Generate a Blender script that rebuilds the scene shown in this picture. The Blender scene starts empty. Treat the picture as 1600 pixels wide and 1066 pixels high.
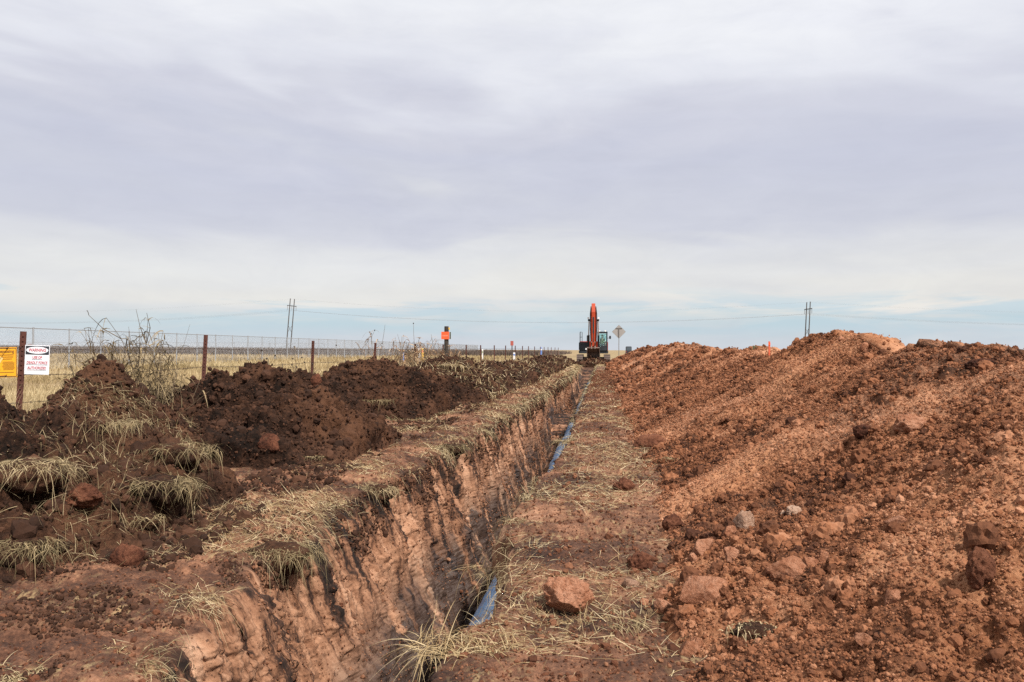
import bpy, bmesh, math, random
import numpy as np
from mathutils import Vector, Matrix, Euler
R = math.radians
random.seed(7)
RNG = np.random.default_rng(11)
SC = bpy.context.scene
COL = SC.collection

# ------------------------------------------------------------------ camera
FPX, VPX, HZ = 1300.0, 935.0, 546.5          # focal length in photo pixels, trench direction, eye level
CAMZ = 1.25
YAW = math.atan((VPX - 800) / FPX)
PITCH = math.atan((HZ - 533) / FPX)
ROLL = R(0.25)
cam = bpy.data.cameras.new("camera")
camo = bpy.data.objects.new("camera", cam)
COL.objects.link(camo)
cam.sensor_width = 36.0
cam.lens = 36.0 * FPX / 1600.0
cam.clip_start, cam.clip_end = 0.05, 9000
CM = Matrix.Translation((0, 0, CAMZ)) @ Matrix.Rotation(YAW, 4, 'Z') @ Matrix.Rotation(math.pi / 2 + PITCH, 4, 'X') @ Matrix.Rotation(ROLL, 4, 'Z')
camo.matrix_world = CM
SC.camera = camo

# ------------------------------------------------------------------ light
SUN_EL, SUN_AZ = R(50), R(137)                # azimuth of the sun, clockwise from the trench direction (+Y)
SUN_STRENGTH, SUN_ANGLE = 5.0, R(3)
sd = bpy.data.lights.new("sun", 'SUN')
sd.energy, sd.angle, sd.color = SUN_STRENGTH, SUN_ANGLE, (1.0, 0.94, 0.86)
so = bpy.data.objects.new("sun", sd)
COL.objects.link(so)
sdir = Vector((math.sin(SUN_AZ) * math.cos(SUN_EL), math.cos(SUN_AZ) * math.cos(SUN_EL), math.sin(SUN_EL)))
so.rotation_euler = sdir.to_track_quat('Z', 'Y').to_euler()
SC.view_settings.view_transform = 'Standard'
SC.view_settings.look = 'None'
SC.view_settings.exposure = 0.3
SC.view_settings.gamma = 1.0
SC.render.engine = 'CYCLES'
SC.cycles.use_denoising = False          # keeps the grain of soil and straw crisp

# ------------------------------------------------------------------ node helpers
class NT:
    def __init__(s, tree):
        s.t = tree
    def new(s, typ, **kw):
        n = s.t.nodes.new(typ)
        for k, v in kw.items():
            setattr(n, k, v)
        return n
    def put(s, sock, v):
        if v is None:
            return
        if isinstance(v, bpy.types.NodeSocket):
            s.t.links.new(v, sock)
        elif isinstance(v, (tuple, list)):
            v = tuple(v)
            if sock.type == 'RGBA' and len(v) == 3:
                v = v + (1,)
            sock.default_value = v
        else:
            sock.default_value = v
    def math(s, op, a, b=None, clamp=False):
        n = s.new('ShaderNodeMath', operation=op, use_clamp=clamp)
        s.put(n.inputs[0], a); s.put(n.inputs[1], b)
        return n.outputs[0]
    def mix(s, f, a, b, mode='MIX'):
        n = s.new('ShaderNodeMix', data_type='RGBA', blend_type=mode)
        s.put(n.inputs[0], f); s.put(n.inputs[6], a); s.put(n.inputs[7], b)
        return n.outputs[2]
    def ramp(s, f, stops, interp='LINEAR'):
        n = s.new('ShaderNodeValToRGB')
        cr = n.color_ramp
        cr.interpolation = interp
        while len(cr.elements) < len(stops):
            cr.elements.new(0.5)
        for e, (p, c) in zip(cr.elements, stops):
            e.position = p
            e.color = (c, c, c, 1) if isinstance(c, (int, float)) else (c[0], c[1], c[2], 1)
        s.put(n.inputs[0], f)
        return n.outputs[0]
    def noise(s, vec, scale, detail=4, rough=0.55, dist=0.0):
        n = s.new('ShaderNodeTexNoise')
        s.put(n.inputs['Vector'], vec)
        n.inputs['Scale'].default_value = scale
        n.inputs['Detail'].default_value = detail
        n.inputs['Roughness'].default_value = rough
        n.inputs['Distortion'].default_value = dist
        return n.outputs[0]
    def vor(s, vec, scale, feature='F1'):
        n = s.new('ShaderNodeTexVoronoi', feature=feature)
        s.put(n.inputs['Vector'], vec)
        n.inputs['Scale'].default_value = scale
        return n.outputs[0]
    def mapping(s, vec, scale=(1, 1, 1), rot=(0, 0, 0)):
        n = s.new('ShaderNodeMapping')
        s.put(n.inputs['Vector'], vec)
        n.inputs['Scale'].default_value = scale
        n.inputs['Rotation'].default_value = rot
        return n.outputs[0]
    def attr(s, name, typ='GEOMETRY'):
        n = s.new('ShaderNodeAttribute', attribute_name=name, attribute_type=typ)
        return n.outputs['Fac']
    def pos(s):
        return s.new('ShaderNodeNewGeometry').outputs['Position']
    def objc(s):
        return s.new('ShaderNodeTexCoord').outputs['Object']
    def bump(s, h, strength, dist, normal=None):
        n = s.new('ShaderNodeBump')
        n.inputs['Strength'].default_value = strength
        n.inputs['Distance'].default_value = dist
        s.put(n.inputs['Height'], h)
        s.put(n.inputs['Normal'], normal)
        return n.outputs[0]

def material(name):
    m = bpy.data.materials.new(name)
    m.use_nodes = True
    return m, NT(m.node_tree), m.node_tree.nodes['Principled BSDF']

def simple(name, col, rough=0.6, metal=0.0, vary=0.25, scale=6.0, bump=0.0):
    m, n, p = material(name)
    o = n.objc()
    f = n.noise(o, scale, 5, 0.6)
    d = tuple(c * (1 - vary) for c in col); l = tuple(min(1, c * (1 + vary)) for c in col)
    n.put(p.inputs['Base Color'], n.ramp(f, [(0.3, d), (0.7, l)]))
    p.inputs['Roughness'].default_value = rough
    p.inputs['Metallic'].default_value = metal
    if bump:
        n.put(p.inputs['Normal'], n.bump(n.noise(o, scale * 5, 4), 0.5, bump))
    return m

# ------------------------------------------------------------------ world: layered cloud deck over a clear sky
W = bpy.data.worlds.new("World")
SC.world = W
W.use_nodes = True
w = NT(W.node_tree)
bg = W.node_tree.nodes['Background']
wout = W.node_tree.nodes['World Output']
sky = w.new('ShaderNodeTexSky', sky_type='NISHITA')
sky.sun_disc = False
sky.sun_elevation, sky.sun_rotation = SUN_EL, SUN_AZ
sky.dust_density, sky.air_density = 1.2, 1.0
w.put(bg.inputs['Color'], sky.outputs[0])
bg.inputs['Strength'].default_value = 0.09
gen = w.new('ShaderNodeTexCoord').outputs['Generated']
sx = w.new('ShaderNodeSeparateXYZ'); w.put(sx.inputs[0], gen)
el = w.math('MULTIPLY', w.math('ARCSINE', sx.outputs[2]), 180 / math.pi)
az = w.math('MULTIPLY', w.math('ARCTAN2', sx.outputs[0], sx.outputs[1]), 180 / math.pi)
cv = w.new('ShaderNodeCombineXYZ')
w.put(cv.inputs[0], w.math('MULTIPLY', az, 0.055)); w.put(cv.inputs[1], w.math('MULTIPLY', el, 0.20)); cv.inputs[2].default_value = 3.1
n1 = w.noise(cv.outputs[0], 0.62, 3, 0.5, 0.8)
cv2 = w.new('ShaderNodeCombineXYZ')
w.put(cv2.inputs[0], w.math('MULTIPLY', az, 0.06)); w.put(cv2.inputs[1], w.math('ADD', w.math('MULTIPLY', el, 0.42), w.math('MULTIPLY', az, 0.014))); cv2.inputs[2].default_value = 8.3
n2 = w.noise(cv2.outputs[0], 1.0, 4, 0.5, 0.5)
elw = w.math('ADD', el, w.math('MULTIPLY', w.math('MULTIPLY', w.math('SUBTRACT', n1, 0.5), 21.0), w.ramp(w.math('DIVIDE', el, 30.0), [(0.0, 0.05), (0.1, 0.12), (0.4, 1.0)])))
elw = w.math('ADD', elw, w.math('MULTIPLY', w.math('SUBTRACT', n2, 0.5), w.ramp(w.math('DIVIDE', el, 30.0), [(0.0, 2.2), (0.1, 3.4), (0.3, 3.2)])))
SKY = [(0.0, (.69, .725, .775)), (1.0, (.665, .725, .775)), (1.8, (.64, .735, .785)), (2.5, (.75, .765, .77)), (3.5, (.84, .82, .775)),
       (5.2, (.80, .795, .785)), (7.0, (.755, .757, .775)), (9.0, (.66, .67, .74)), (12.5, (.635, .647, .735)), (15.5, (.68, .685, .76)),
       (19.0, (.81, .817, .865)), (22.5, (.885, .89, .915)), (29.0, (.85, .85, .86))]
ccol = w.ramp(w.math('DIVIDE', elw, 30.0), [(a / 30.0, c) for a, c in SKY], 'EASE')
n3 = w.noise(cv2.outputs[0], 2.2, 6, 0.55, 0.3)
ccol = w.mix(1.0, ccol, w.ramp(n3, [(0.25, .975), (0.75, 1.025)]), 'MULTIPLY')
cv3 = w.new('ShaderNodeCombineXYZ')
w.put(cv3.inputs[0], w.math('MULTIPLY', az, 0.11)); w.put(cv3.inputs[1], w.math('MULTIPLY', el, 0.30)); cv3.inputs[2].default_value = 1.3
n4 = w.noise(cv3.outputs[0], 1.6, 9, 0.62, 0.5)
ccol = w.mix(1.0, ccol, w.ramp(n4, [(0.30, (.95, .952, .965)), (0.70, (1.035, 1.032, 1.02))]), 'MULTIPLY')
cv5 = w.new('ShaderNodeCombineXYZ')
w.put(cv5.inputs[0], w.math('MULTIPLY', az, 0.075)); w.put(cv5.inputs[1], w.math('MULTIPLY', el, 0.55)); cv5.inputs[2].default_value = 21.7
def blob(a0, e0, ra, re):
    da = w.math('POWER', w.math('DIVIDE', w.math('SUBTRACT', az, a0), ra), 2.0); de = w.math('POWER', w.math('DIVIDE', w.math('SUBTRACT', el, e0), re), 2.0)
    return w.math('EXPONENT', w.math('MULTIPLY', w.math('ADD', da, de), -1.0))
def billow(c, f, col, k):
    nz_ = w.ramp(n4, [(.3, .55), (.7, 1.0)])
    return w.mix(w.math('MULTIPLY', w.math('MULTIPLY', f, k), nz_), c, col)
ccol = billow(ccol, blob(15, 21.5, 11, 4.5), (1.02, 1.02, 1.03), .55)
ccol = billow(ccol, blob(17, 13, 13, 4.0), (.58, .60, .715), .38)
ccol = billow(ccol, blob(-33, 10.5, 11, 3.0), (.58, .60, .71), .36)
ccol = billow(ccol, blob(-20, 5.2, 16, 1.8), (.88, .875, .85), .6)
ccol = billow(ccol, blob(14, 2.7, 15, .45), (.98, .91, .81), .65)
ccol = w.mix(1.0, ccol, (.985, .997, 1.02), 'MULTIPLY')
gap = w.math('MULTIPLY', w.ramp(w.noise(cv5.outputs[0], 1.0, 6, 0.6, 0.4), [(.50, 0), (.60, 1)]), w.ramp(w.math('DIVIDE', el, 30.0), [(0.015, 0), (0.06, .62), (0.10, .62), (0.145, 0)]))
ccol = w.mix(gap, ccol, (.50, .685, .80))
bg2 = w.new('ShaderNodeBackground'); w.put(bg2.inputs[0], ccol); bg2.inputs[1].default_value = 0.80
cover = w.ramp(w.math('DIVIDE', elw, 30.0), [(0.02, 0.90), (0.07, 0.84), (0.10, 0.95), (0.3, 0.97)])
ms = w.new('ShaderNodeMixShader')
w.put(ms.inputs[0], cover)
W.node_tree.links.new(bg.outputs[0], ms.inputs[1])
W.node_tree.links.new(bg2.outputs[0], ms.inputs[2])
W.node_tree.links.new(ms.outputs[0], wout.inputs['Surface'])

# ------------------------------------------------------------------ numpy noise
def _h(ix, iy, iz, seed):
    with np.errstate(over='ignore'):
        h = ix.astype(np.uint32) * np.uint32(374761393) + iy.astype(np.uint32) * np.uint32(668265263) + iz.astype(np.uint32) * np.uint32(2246822519) + np.uint32((seed * 3266489917) & 0xffffffff)
        h = (h ^ (h >> np.uint32(13))) * np.uint32(1274126177)
        h = (h ^ (h >> np.uint32(15))) * np.uint32(2654435761)
        h = h ^ (h >> np.uint32(16))
    return h.astype(np.float32) * np.float32(1 / 4294967296.0)

def vn(x, y, z, seed=0):
    x, y, z = [np.asarray(a, np.float32) for a in np.broadcast_arrays(x, y, z)]
    fx, fy, fz = np.floor(x), np.floor(y), np.floor(z)
    ix, iy, iz = fx.astype(np.int64) + 100000, fy.astype(np.int64) + 100000, fz.astype(np.int64) + 100000
    ux, uy, uz = x - fx, y - fy, z - fz
    s = lambda t: t * t * t * (t * (t * 6 - 15) + 10)
    sx_, sy_, sz_ = s(ux), s(uy), s(uz)
    def lerp(a, b, t): return a + (b - a) * t
    r = []
    for dz in (0, 1):
        a = lerp(_h(ix, iy, iz + dz, seed), _h(ix + 1, iy, iz + dz, seed), sx_)
        b = lerp(_h(ix, iy + 1, iz + dz, seed), _h(ix + 1, iy + 1, iz + dz, seed), sx_)
        r.append(lerp(a, b, sy_))
    return lerp(r[0], r[1], sz_) - 0.5

def fbm(x, y, z, scale, octaves=4, gain=0.5, seed=0, ridged=False):
    out = 0; amp = 1.0; tot = 0
    c, s_ = math.cos(0.6), math.sin(0.6)
    x, y, z = x * scale, y * scale, z * scale
    for o in range(octaves):
        v = vn(x, y, z, seed + o * 17)
        if ridged:
            v = 0.5 - 2 * np.abs(v)
        out = out + amp * v; tot += amp
        amp *= gain
        x, y, z = (c * x - s_ * y) * 2.03 + 5.1, (s_ * x + c * y) * 2.03 + 1.7, z * 2.03 + 9.2
    return out / tot

def worley(x, y, seed=0):
    x = np.asarray(x, np.float32); y = np.asarray(y, np.float32)
    fx, fy = np.floor(x), np.floor(y)
    ix, iy = fx.astype(np.int64) + 100000, fy.astype(np.int64) + 100000
    best = np.full(x.shape, 9.0, np.float32)
    z0 = np.zeros_like(ix)
    for dx in (-1, 0, 1):
        for dy in (-1, 0, 1):
            jx, jy = _h(ix + dx, iy + dy, z0, seed), _h(ix + dx, iy + dy, z0, seed + 1)
            sz = 0.6 + 0.8 * _h(ix + dx, iy + dy, z0, seed + 2)
            d = ((fx + dx + jx - x) ** 2 + (fy + dy + jy - y) ** 2) / (sz * sz)
            best = np.minimum(best, d)
    return np.sqrt(best)

def wcell(x, y, seed=0):
    """one random value per cell: slabs with sharp borders"""
    x = np.asarray(x, np.float32); y = np.asarray(y, np.float32)
    fx, fy = np.floor(x), np.floor(y)
    ix, iy = fx.astype(np.int64) + 100000, fy.astype(np.int64) + 100000
    best = np.full(x.shape, 9.0, np.float32); val = np.zeros(x.shape, np.float32); z0 = np.zeros_like(ix)
    for dx in (-1, 0, 1):
        for dy in (-1, 0, 1):
            d = (fx + dx + _h(ix + dx, iy + dy, z0, seed) - x) ** 2 + (fy + dy + _h(ix + dx, iy + dy, z0, seed + 1) - y) ** 2
            k = d < best
            best = np.where(k, d, best); val = np.where(k, _h(ix + dx, iy + dy, z0, seed + 2), val)
    return val - 0.5
def dome(x, y, scale, seed):
    return np.sqrt(np.clip(1 - (worley(x * scale, y * scale, seed) / 0.75) ** 2, 0, 1))

def sstep(a, b, x):
    t = np.clip((x - a) / (b - a), 0, 1)
    return t * t * (3 - 2 * t)

# ------------------------------------------------------------------ mesh helpers
def tag(o, label=None, cat=None, group=None, kind=None):
    if label: o['label'] = label
    if cat: o['category'] = cat
    if group: o['group'] = group
    if kind: o['kind'] = kind
    return o

def np_mesh(name, verts, faces, mat, parent=None, smooth=True, attrs=None):
    me = bpy.data.meshes.new(name)
    verts = np.ascontiguousarray(verts, np.float32).reshape(-1, 3)
    faces = np.ascontiguousarray(faces, np.int32)
    k = faces.shape[1]; nf = len(faces)
    me.vertices.add(len(verts)); me.vertices.foreach_set('co', verts.ravel())
    me.loops.add(nf * k); me.loops.foreach_set('vertex_index', faces.ravel())
    me.polygons.add(nf)
    me.polygons.foreach_set('loop_start', np.arange(0, nf * k, k, dtype=np.int32))
    me.update(calc_edges=True)
    me.polygons.foreach_set('use_smooth', np.full(nf, smooth, dtype=bool))
    for an, av in (attrs or {}).items():
        a = me.attributes.new(an, 'FLOAT', 'POINT')
        a.data.foreach_set('value', np.ascontiguousarray(av, np.float32).ravel())
    me.update()
    if mat: me.materials.append(mat)
    o = bpy.data.objects.new(name, me)
    COL.objects.link(o)
    if parent: o.parent = parent
    return o

def grid_faces(r, c):
    i = np.arange(r * c, dtype=np.int32).reshape(r, c)
    return np.stack([i[:-1, :-1], i[:-1, 1:], i[1:, 1:], i[1:, :-1]], -1).reshape(-1, 4)

def grid_normals(P):
    du = np.gradient(P, axis=1); dv = np.gradient(P, axis=0)
    n = np.cross(du, dv)
    return n / (np.linalg.norm(n, axis=-1, keepdims=True) + 1e-9)

def ray(px, py):
    d = Vector(((px - 800) / FPX, -(py - 533) / FPX, -1.0))
    return (CM.to_3x3() @ d)

def at(px, py, Y):
    """world point on the plane y = Y seen at a photo pixel"""
    d = ray(px, py)
    return Vector((0, 0, CAMZ)) + d * (Y / d.y)

def gz(y):
    return 0.12 * sstep(20, 70, np.asarray(y, float))

# ------------------------------------------------------------------ soil materials
def soil_material(name, dark, mid, light, attr=None, tan=None, scale=1.0):
    m, n, p = material(name)
    P = n.pos()
    a = n.noise(P, 1.3 * scale, 6, 0.6)
    b = n.noise(P, 11 * scale, 7, 0.72)
    c = n.noise(P, 48 * scale, 5, 0.65)
    f = n.math('ADD', n.math('MULTIPLY', a, 0.40), n.math('ADD', n.math('MULTIPLY', b, 0.35), n.math('MULTIPLY', c, 0.25)))
    if attr:
        f = n.math('SUBTRACT', f, n.math('MULTIPLY', n.math('SUBTRACT', n.attr(attr), 0.5), 0.17))
    col = n.ramp(f, [(0.38, dark), (0.47, mid), (0.52, tuple(m_ * .55 + l_ * .45 for m_, l_ in zip(mid, light))), (0.60, light)])
    if tan:          # drier, paler loads among the orange ones
        col2 = n.ramp(f, [(0.38, tuple(v * .30 for v in tan)), (0.47, tuple(v * .72 for v in tan)), (0.60, tuple(min(.7, v * 1.35) for v in tan))])
        col = n.mix(n.ramp(n.noise(P, .5, 5, .6, .6), [(.46, 0), (.62, .62)]), col, col2)
    # scattered pale grit
    g = n.ramp(n.vor(P, 70 * scale), [(0.10, 1.0), (0.17, 0.0)])
    g = n.math('MULTIPLY', g, n.ramp(n.noise(P, 9, 2), [(0.52, 0), (0.62, 0.55)]))
    col = n.mix(g, col, tuple(min(.7, x * 1.35) for x in light))
    n.put(p.inputs['Base Color'], col)
    p.inputs['Roughness'].default_value = 0.95
    p.inputs['Specular IOR Level'].default_value = 0.15
    bm1 = n.bump(n.noise(P, 110, 6, 0.75), 0.8, 0.006)
    bm2 = n.bump(n.noise(P, 28, 6, 0.7), 0.9, 0.035, bm1)
    n.put(p.inputs['Normal'], bm2)
    return m

M_HEAP = soil_material('orange_soil', (.036, .015, .0095), (.25, .097, .044), (.49, .235, .122), 'moist', (.36, .19, .118))
M_DARK = soil_material('dark_topsoil', (.009, .0052, .0036), (.038, .0180, .0110), (.105, .049, .027), 'moist')

def ground_material():
    m, n, p = material('ground_soil')
    P = n.pos()
    wall, field = n.attr('wall'), n.attr('field')
    a = n.noise(P, 1.1, 6, 0.6); b = n.noise(P, 9, 7, 0.72); c = n.noise(P, 70, 5, 0.7)
    f = n.math('ADD', n.math('MULTIPLY', a, 0.5), n.math('ADD', n.math('MULTIPLY', b, 0.3), n.math('MULTIPLY', c, 0.2)))
    top = n.ramp(f, [(0.42, (.028, .013, .009)), (0.495, (.10, .045, .026)), (0.56, (.235, .112, .063)), (0.64, (.42, .23, .14))])
    st = n.ramp(n.noise(n.mapping(P, (26, 9, 26)), 1.0, 5, 0.7), [(0.52, 0), (0.62, 0.6)])
    st = n.math('MULTIPLY', st, n.ramp(n.noise(P, 1.7, 4, 0.6), [(0.45, 0), (0.58, 1)]))
    top = n.mix(st, top, (.36, .255, .13))
    # trench face: clay with dark topsoil smeared down it by the bucket
    s1 = n.noise(n.mapping(P, (0.2, 2.6, 0.35)), 1.0, 5, 0.6, 0.15)
    s2 = n.noise(n.mapping(P, (0.4, 13, 0.6)), 1.0, 5, 0.7)
    s3 = n.noise(n.mapping(P, (12, 17, 4.5)), 1.0, 7, 0.75)
    s4 = n.noise(P, 2.3, 5, 0.6)
    sf = n.math('ADD', n.math('MULTIPLY', s1, 0.34), n.math('ADD', n.math('MULTIPLY', s2, 0.30), n.math('ADD', n.math('MULTIPLY', s3, 0.20), n.math('MULTIPLY', s4, 0.16))))
    sf = n.math('SUBTRACT', sf, n.math('MULTIPLY', n.attr('topsoil'), 0.10))
    wc = n.ramp(sf, [(0.412, (.014, .008, .006)), (0.445, (.060, .028, .017)), (0.472, (.22, .105, .058)), (0.52, (.36, .19, .112)), (0.60, (.52, .32, .21))])
    wc = n.mix(n.ramp(n.noise(P, 34, 4, .7), [(.60, 0), (.66, .8)]), wc, (.05, .024, .016))
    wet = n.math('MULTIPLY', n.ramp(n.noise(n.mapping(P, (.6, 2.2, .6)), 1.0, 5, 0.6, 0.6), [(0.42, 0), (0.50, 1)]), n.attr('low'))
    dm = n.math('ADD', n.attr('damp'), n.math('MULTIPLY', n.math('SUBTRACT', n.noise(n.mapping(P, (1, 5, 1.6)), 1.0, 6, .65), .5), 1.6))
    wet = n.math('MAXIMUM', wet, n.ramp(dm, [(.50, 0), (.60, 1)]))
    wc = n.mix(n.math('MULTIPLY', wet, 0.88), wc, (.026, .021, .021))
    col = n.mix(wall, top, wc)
    ga = n.noise(P, 0.12, 5, 0.6); gb = n.noise(P, 1.8, 6, 0.7)
    fc = n.ramp(n.math('ADD', n.math('MULTIPLY', ga, .55), n.math('MULTIPLY', gb, .45)), [(0.36, (.125, .085, .040)), (0.5, (.285, .20, .105)), (0.62, (.39, .295, .165))])
    fc = n.mix(n.ramp(n.noise(n.mapping(P, (.05, .05, .05), ), 1.0, 3), [(0.53, 0), (0.62, .5)]), fc, (.15, .145, .055))
    col = n.mix(field, col, fc)
    n.put(p.inputs['Base Color'], col)
    n.put(p.inputs['Roughness'], n.math('SUBTRACT', 0.95, n.math('MULTIPLY', n.math('MULTIPLY', wet, wall), 0.55)))
    p.inputs['Specular IOR Level'].default_value = 0.3
    b1 = n.bump(n.noise(P, 90, 5, 0.7), 0.8, 0.006)
    b2 = n.bump(s3, 0.6, 0.03, b1)
    n.put(p.inputs['Normal'], b2)
    return m
M_GROUND = ground_material()

# ------------------------------------------------------------------ ground sheet with the trench cut in it
KY = [-30, 1.0, 2.8, 4.5, 6.45, 8.8, 11.8, 14.8, 24.8, 49, 66, 200]
KLIP = [-1.65, -1.65, -1.74, -2.0, -2.24, -2.05, -1.93, -1.85, -1.70, -1.50, -1.40, -1.40]
KBOT = [-1.25, -1.25, -1.25, -1.25, -1.28, -1.36, -1.42, -1.42, -1.36, -1.22, -1.10, -1.10]
RY = [-30, 1, 3.1, 3.6, 3.85, 4.3, 4.8, 6.0, 7.0, 8.0, 9.5, 12.5, 16, 21, 28, 38, 66, 200]
RX = [-.60, -.60, -.60, -.60, -.50, -.46, -.50, -.64, -.56, -.57, -.43, -.38, -.375, -.33, -.28, -.19, -.04, -.04]
def ysmooth(y, ky, kv):
    return np.interp(y, ky, kv)
near = np.exp(np.arange(math.log(1.5), math.log(80), 0.0033))
yrows = np.concatenate([[-400, -120, -40, -20, -10, -5, -2, -.5, .3, .8, 1.1, 1.3], near, [84, 90, 100, 115, 135, 160, 200, 260, 350, 500, 800, 1400, 3000, 6000]])
Yr = yrows[:, None]
lipL = ysmooth(yrows, KY, KLIP) + fbm(yrows, 0.3, 0.7, 0.9, 3, 0.5, 3) * 0.32 + fbm(yrows, 0.3, 0.7, 4.0, 4, 0.65, 33) * 0.30
botL = ysmooth(yrows, KY, KBOT) + fbm(yrows, 1.3, 0.7, 0.8, 3, 0.5, 5) * 0.12
lipR = ysmooth(yrows, RY, RX) + fbm(yrows, 2.3, 0.7, 1.9, 4, 0.55, 7) * 0.08
botR = lipR - 0.05
depth = 1.75 * (1 - sstep(60.5, 64.5, yrows)) * sstep(-22, -16, yrows)
rise = (np.exp(-((yrows - 26) / 1.9) ** 2) * 0.95 + sstep(48, 63, yrows) * 1.5)      # soil fallen back over the pipe
g0 = gz(yrows)
cols = []; att_w = []; att_t = []; att_l = []; att_f = []
def addcol(X, Z, wl=0.0, tp=0.0, lo=0.0, fd=None):
    X = np.broadcast_to(np.asarray(X, float), yrows.shape); Z = np.broadcast_to(np.asarray(Z, float), yrows.shape)
    cols.append(np.stack([X, yrows, Z], -1))
    f = lambda v: np.broadcast_to(np.asarray(v, float), yrows.shape)
    att_w.append(f(wl)); att_t.append(f(tp)); att_l.append(f(lo))
    base = np.maximum(sstep(-4.6, -6.2, X), sstep(5.5, 7, X))
    att_f.append(np.maximum(base, sstep(72, 80, yrows)))
for x in -np.geomspace(6000, 8.0, 40): addcol(x, g0)
for x in np.linspace(-7.9, -3.3, 90): addcol(x, g0)
for t in np.linspace(0, 1, 190)[:-1]:
    x = -3.25 + (lipL + 3.25) * t
    addcol(x, g0 - 0.05 * t ** 6)
dfac = depth / 1.75
for t in np.linspace(0, 1, 290):
    nf = 1 - sstep(4.0, 6.2, yrows); rr = 0.04 - .015 * nf
    zt = (t - rr * (1 - np.exp(-t / rr))) / (1 - rr * (1 - np.exp(-1 / rr)))
    xa = 0.13 - .05 * nf; xt = xa * (1 - np.exp(-t / 0.045)) + (1 - xa) * (0.35 * t + 0.65 * t ** 1.5)
    z = g0 - 0.05 - (depth - 0.05 - rise * dfac) * zt
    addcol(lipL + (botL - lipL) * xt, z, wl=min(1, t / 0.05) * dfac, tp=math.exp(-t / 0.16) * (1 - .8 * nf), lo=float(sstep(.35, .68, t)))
for t in np.linspace(0, 1, 50)[1:]:
    addcol(botL + (botR - botL) * t, g0 - (depth - rise * dfac), wl=dfac, lo=0.2, tp=.55 * np.clip(rise * 2, 0.3, 1))
for t in np.linspace(0, 1, 60)[1:-1]:
    addcol(botR + (lipR - botR) * t, g0 - (depth - rise * dfac) * (1 - t), wl=dfac)
for t in np.linspace(0, 1, 230):
    x = lipR + (0.9 - lipR) * t
    addcol(x, g0 + 0.02 * np.minimum(1, t * 10))
for x in np.linspace(1.0, 7, 40): addcol(x, g0)
for x in np.geomspace(7.2, 6000, 40): addcol(x, g0)
P = np.stack(cols, 1)
aw, atp, al, af = [np.stack(a, 1) for a in (att_w, att_t, att_l, att_f)]
N = grid_normals(P)
N *= np.sign(N[..., 2:3].mean())
x, y, z = P[..., 0], P[..., 1], P[..., 2]
detail = (1 - sstep(7.5, 9, np.abs(x))) * (1 - sstep(76, 82, y)) * sstep(0.0, 1.2, y)
cl = np.clip(fbm(x, y, z, 1.2, 3, 0.5, 41) * 3 + 0.45, 0, 1)
bn = sstep(-.9, -.4, x)
d_top = bn * fbm(x * .9, y * 4.2, z, 1.0, 4, .55, 22) * .055 + fbm(x, y, z, 1.6, 5, 0.55, 21) * 0.10 + fbm(x, y, z, 9, 5, 0.65, 23) * (0.045 + .04 * (1 - bn)) + (1 - bn) * fbm(x, y, z, 3.2, 4, .55, 24) * .07 + cl * (dome(x, y, 11, 25) * 0.022 + dome(x, y, 26, 27) * 0.012)
xo = x - lipL[:, None]
ridge = fbm(xo * 0.1, y * 1.0, z * 0.10, 3.6, 4, 0.55, 51)
ridge2 = fbm(xo * 0.1, y, z * 0.05, 8, 3, 0.55, 53, ridged=True)
wy = y + fbm(x, y, z, 5, 4, .6, 59) * .16; wz = z + fbm(x, y, z, 4, 4, .6, 60) * .3
slab = np.tanh(fbm(xo * .1, wy, wz * .12, 1.9, 3, .5, 601) * 8) * .050 + np.tanh(fbm(xo * .1, wy, wz * .14, 5.5, 3, .5, 605) * 7) * .026 + fbm(xo * .2, wy, wz * .25, 17, 3, .6, 609) * .035
slab = slab + np.clip(fbm(x, y, z, 5, 5, .65, 611) - .06, 0, 1) * .22 - np.clip(fbm(x, y, z, 6.5, 5, .65, 613) - .10, 0, 1) * .25
d_wall = slab + ridge * 0.05 + ridge2 * 0.03 + fbm(x, y, z * .6, 9, 6, 0.70, 55) * 0.060 + fbm(x, y, z, 2.2, 3, 0.5, 57) * 0.16 + fbm(x, y, z * .7, 24, 4, 0.7, 58) * 0.036
D = d_top * (1 - aw) + d_wall * aw * (0.25 + 0.75 * np.clip((-z) / .25, 0, 1))
P = P + N * (D * detail)[..., None]
far = 1 - detail
P[..., 2] += far * fbm(x, y, z * 0, 0.05, 3, 0.5, 61) * 0.25 * sstep(6.5, 12, np.abs(x)) * (1 - sstep(150, 500, np.hypot(x, y)))
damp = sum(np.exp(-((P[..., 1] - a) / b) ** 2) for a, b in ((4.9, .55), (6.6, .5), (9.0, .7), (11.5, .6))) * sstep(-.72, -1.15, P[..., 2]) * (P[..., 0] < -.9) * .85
GR, GC = P.shape[:2]
GP, GN, GW, GF = P, grid_normals(P), aw, af
GN *= np.sign(GN[..., 2:3].mean())
ground = np_mesh('ground', P, grid_faces(GR, GC), M_GROUND, attrs={'wall': aw, 'topsoil': atp, 'low': al, 'field': af, 'damp': damp})
tag(ground, kind='structure')

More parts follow.
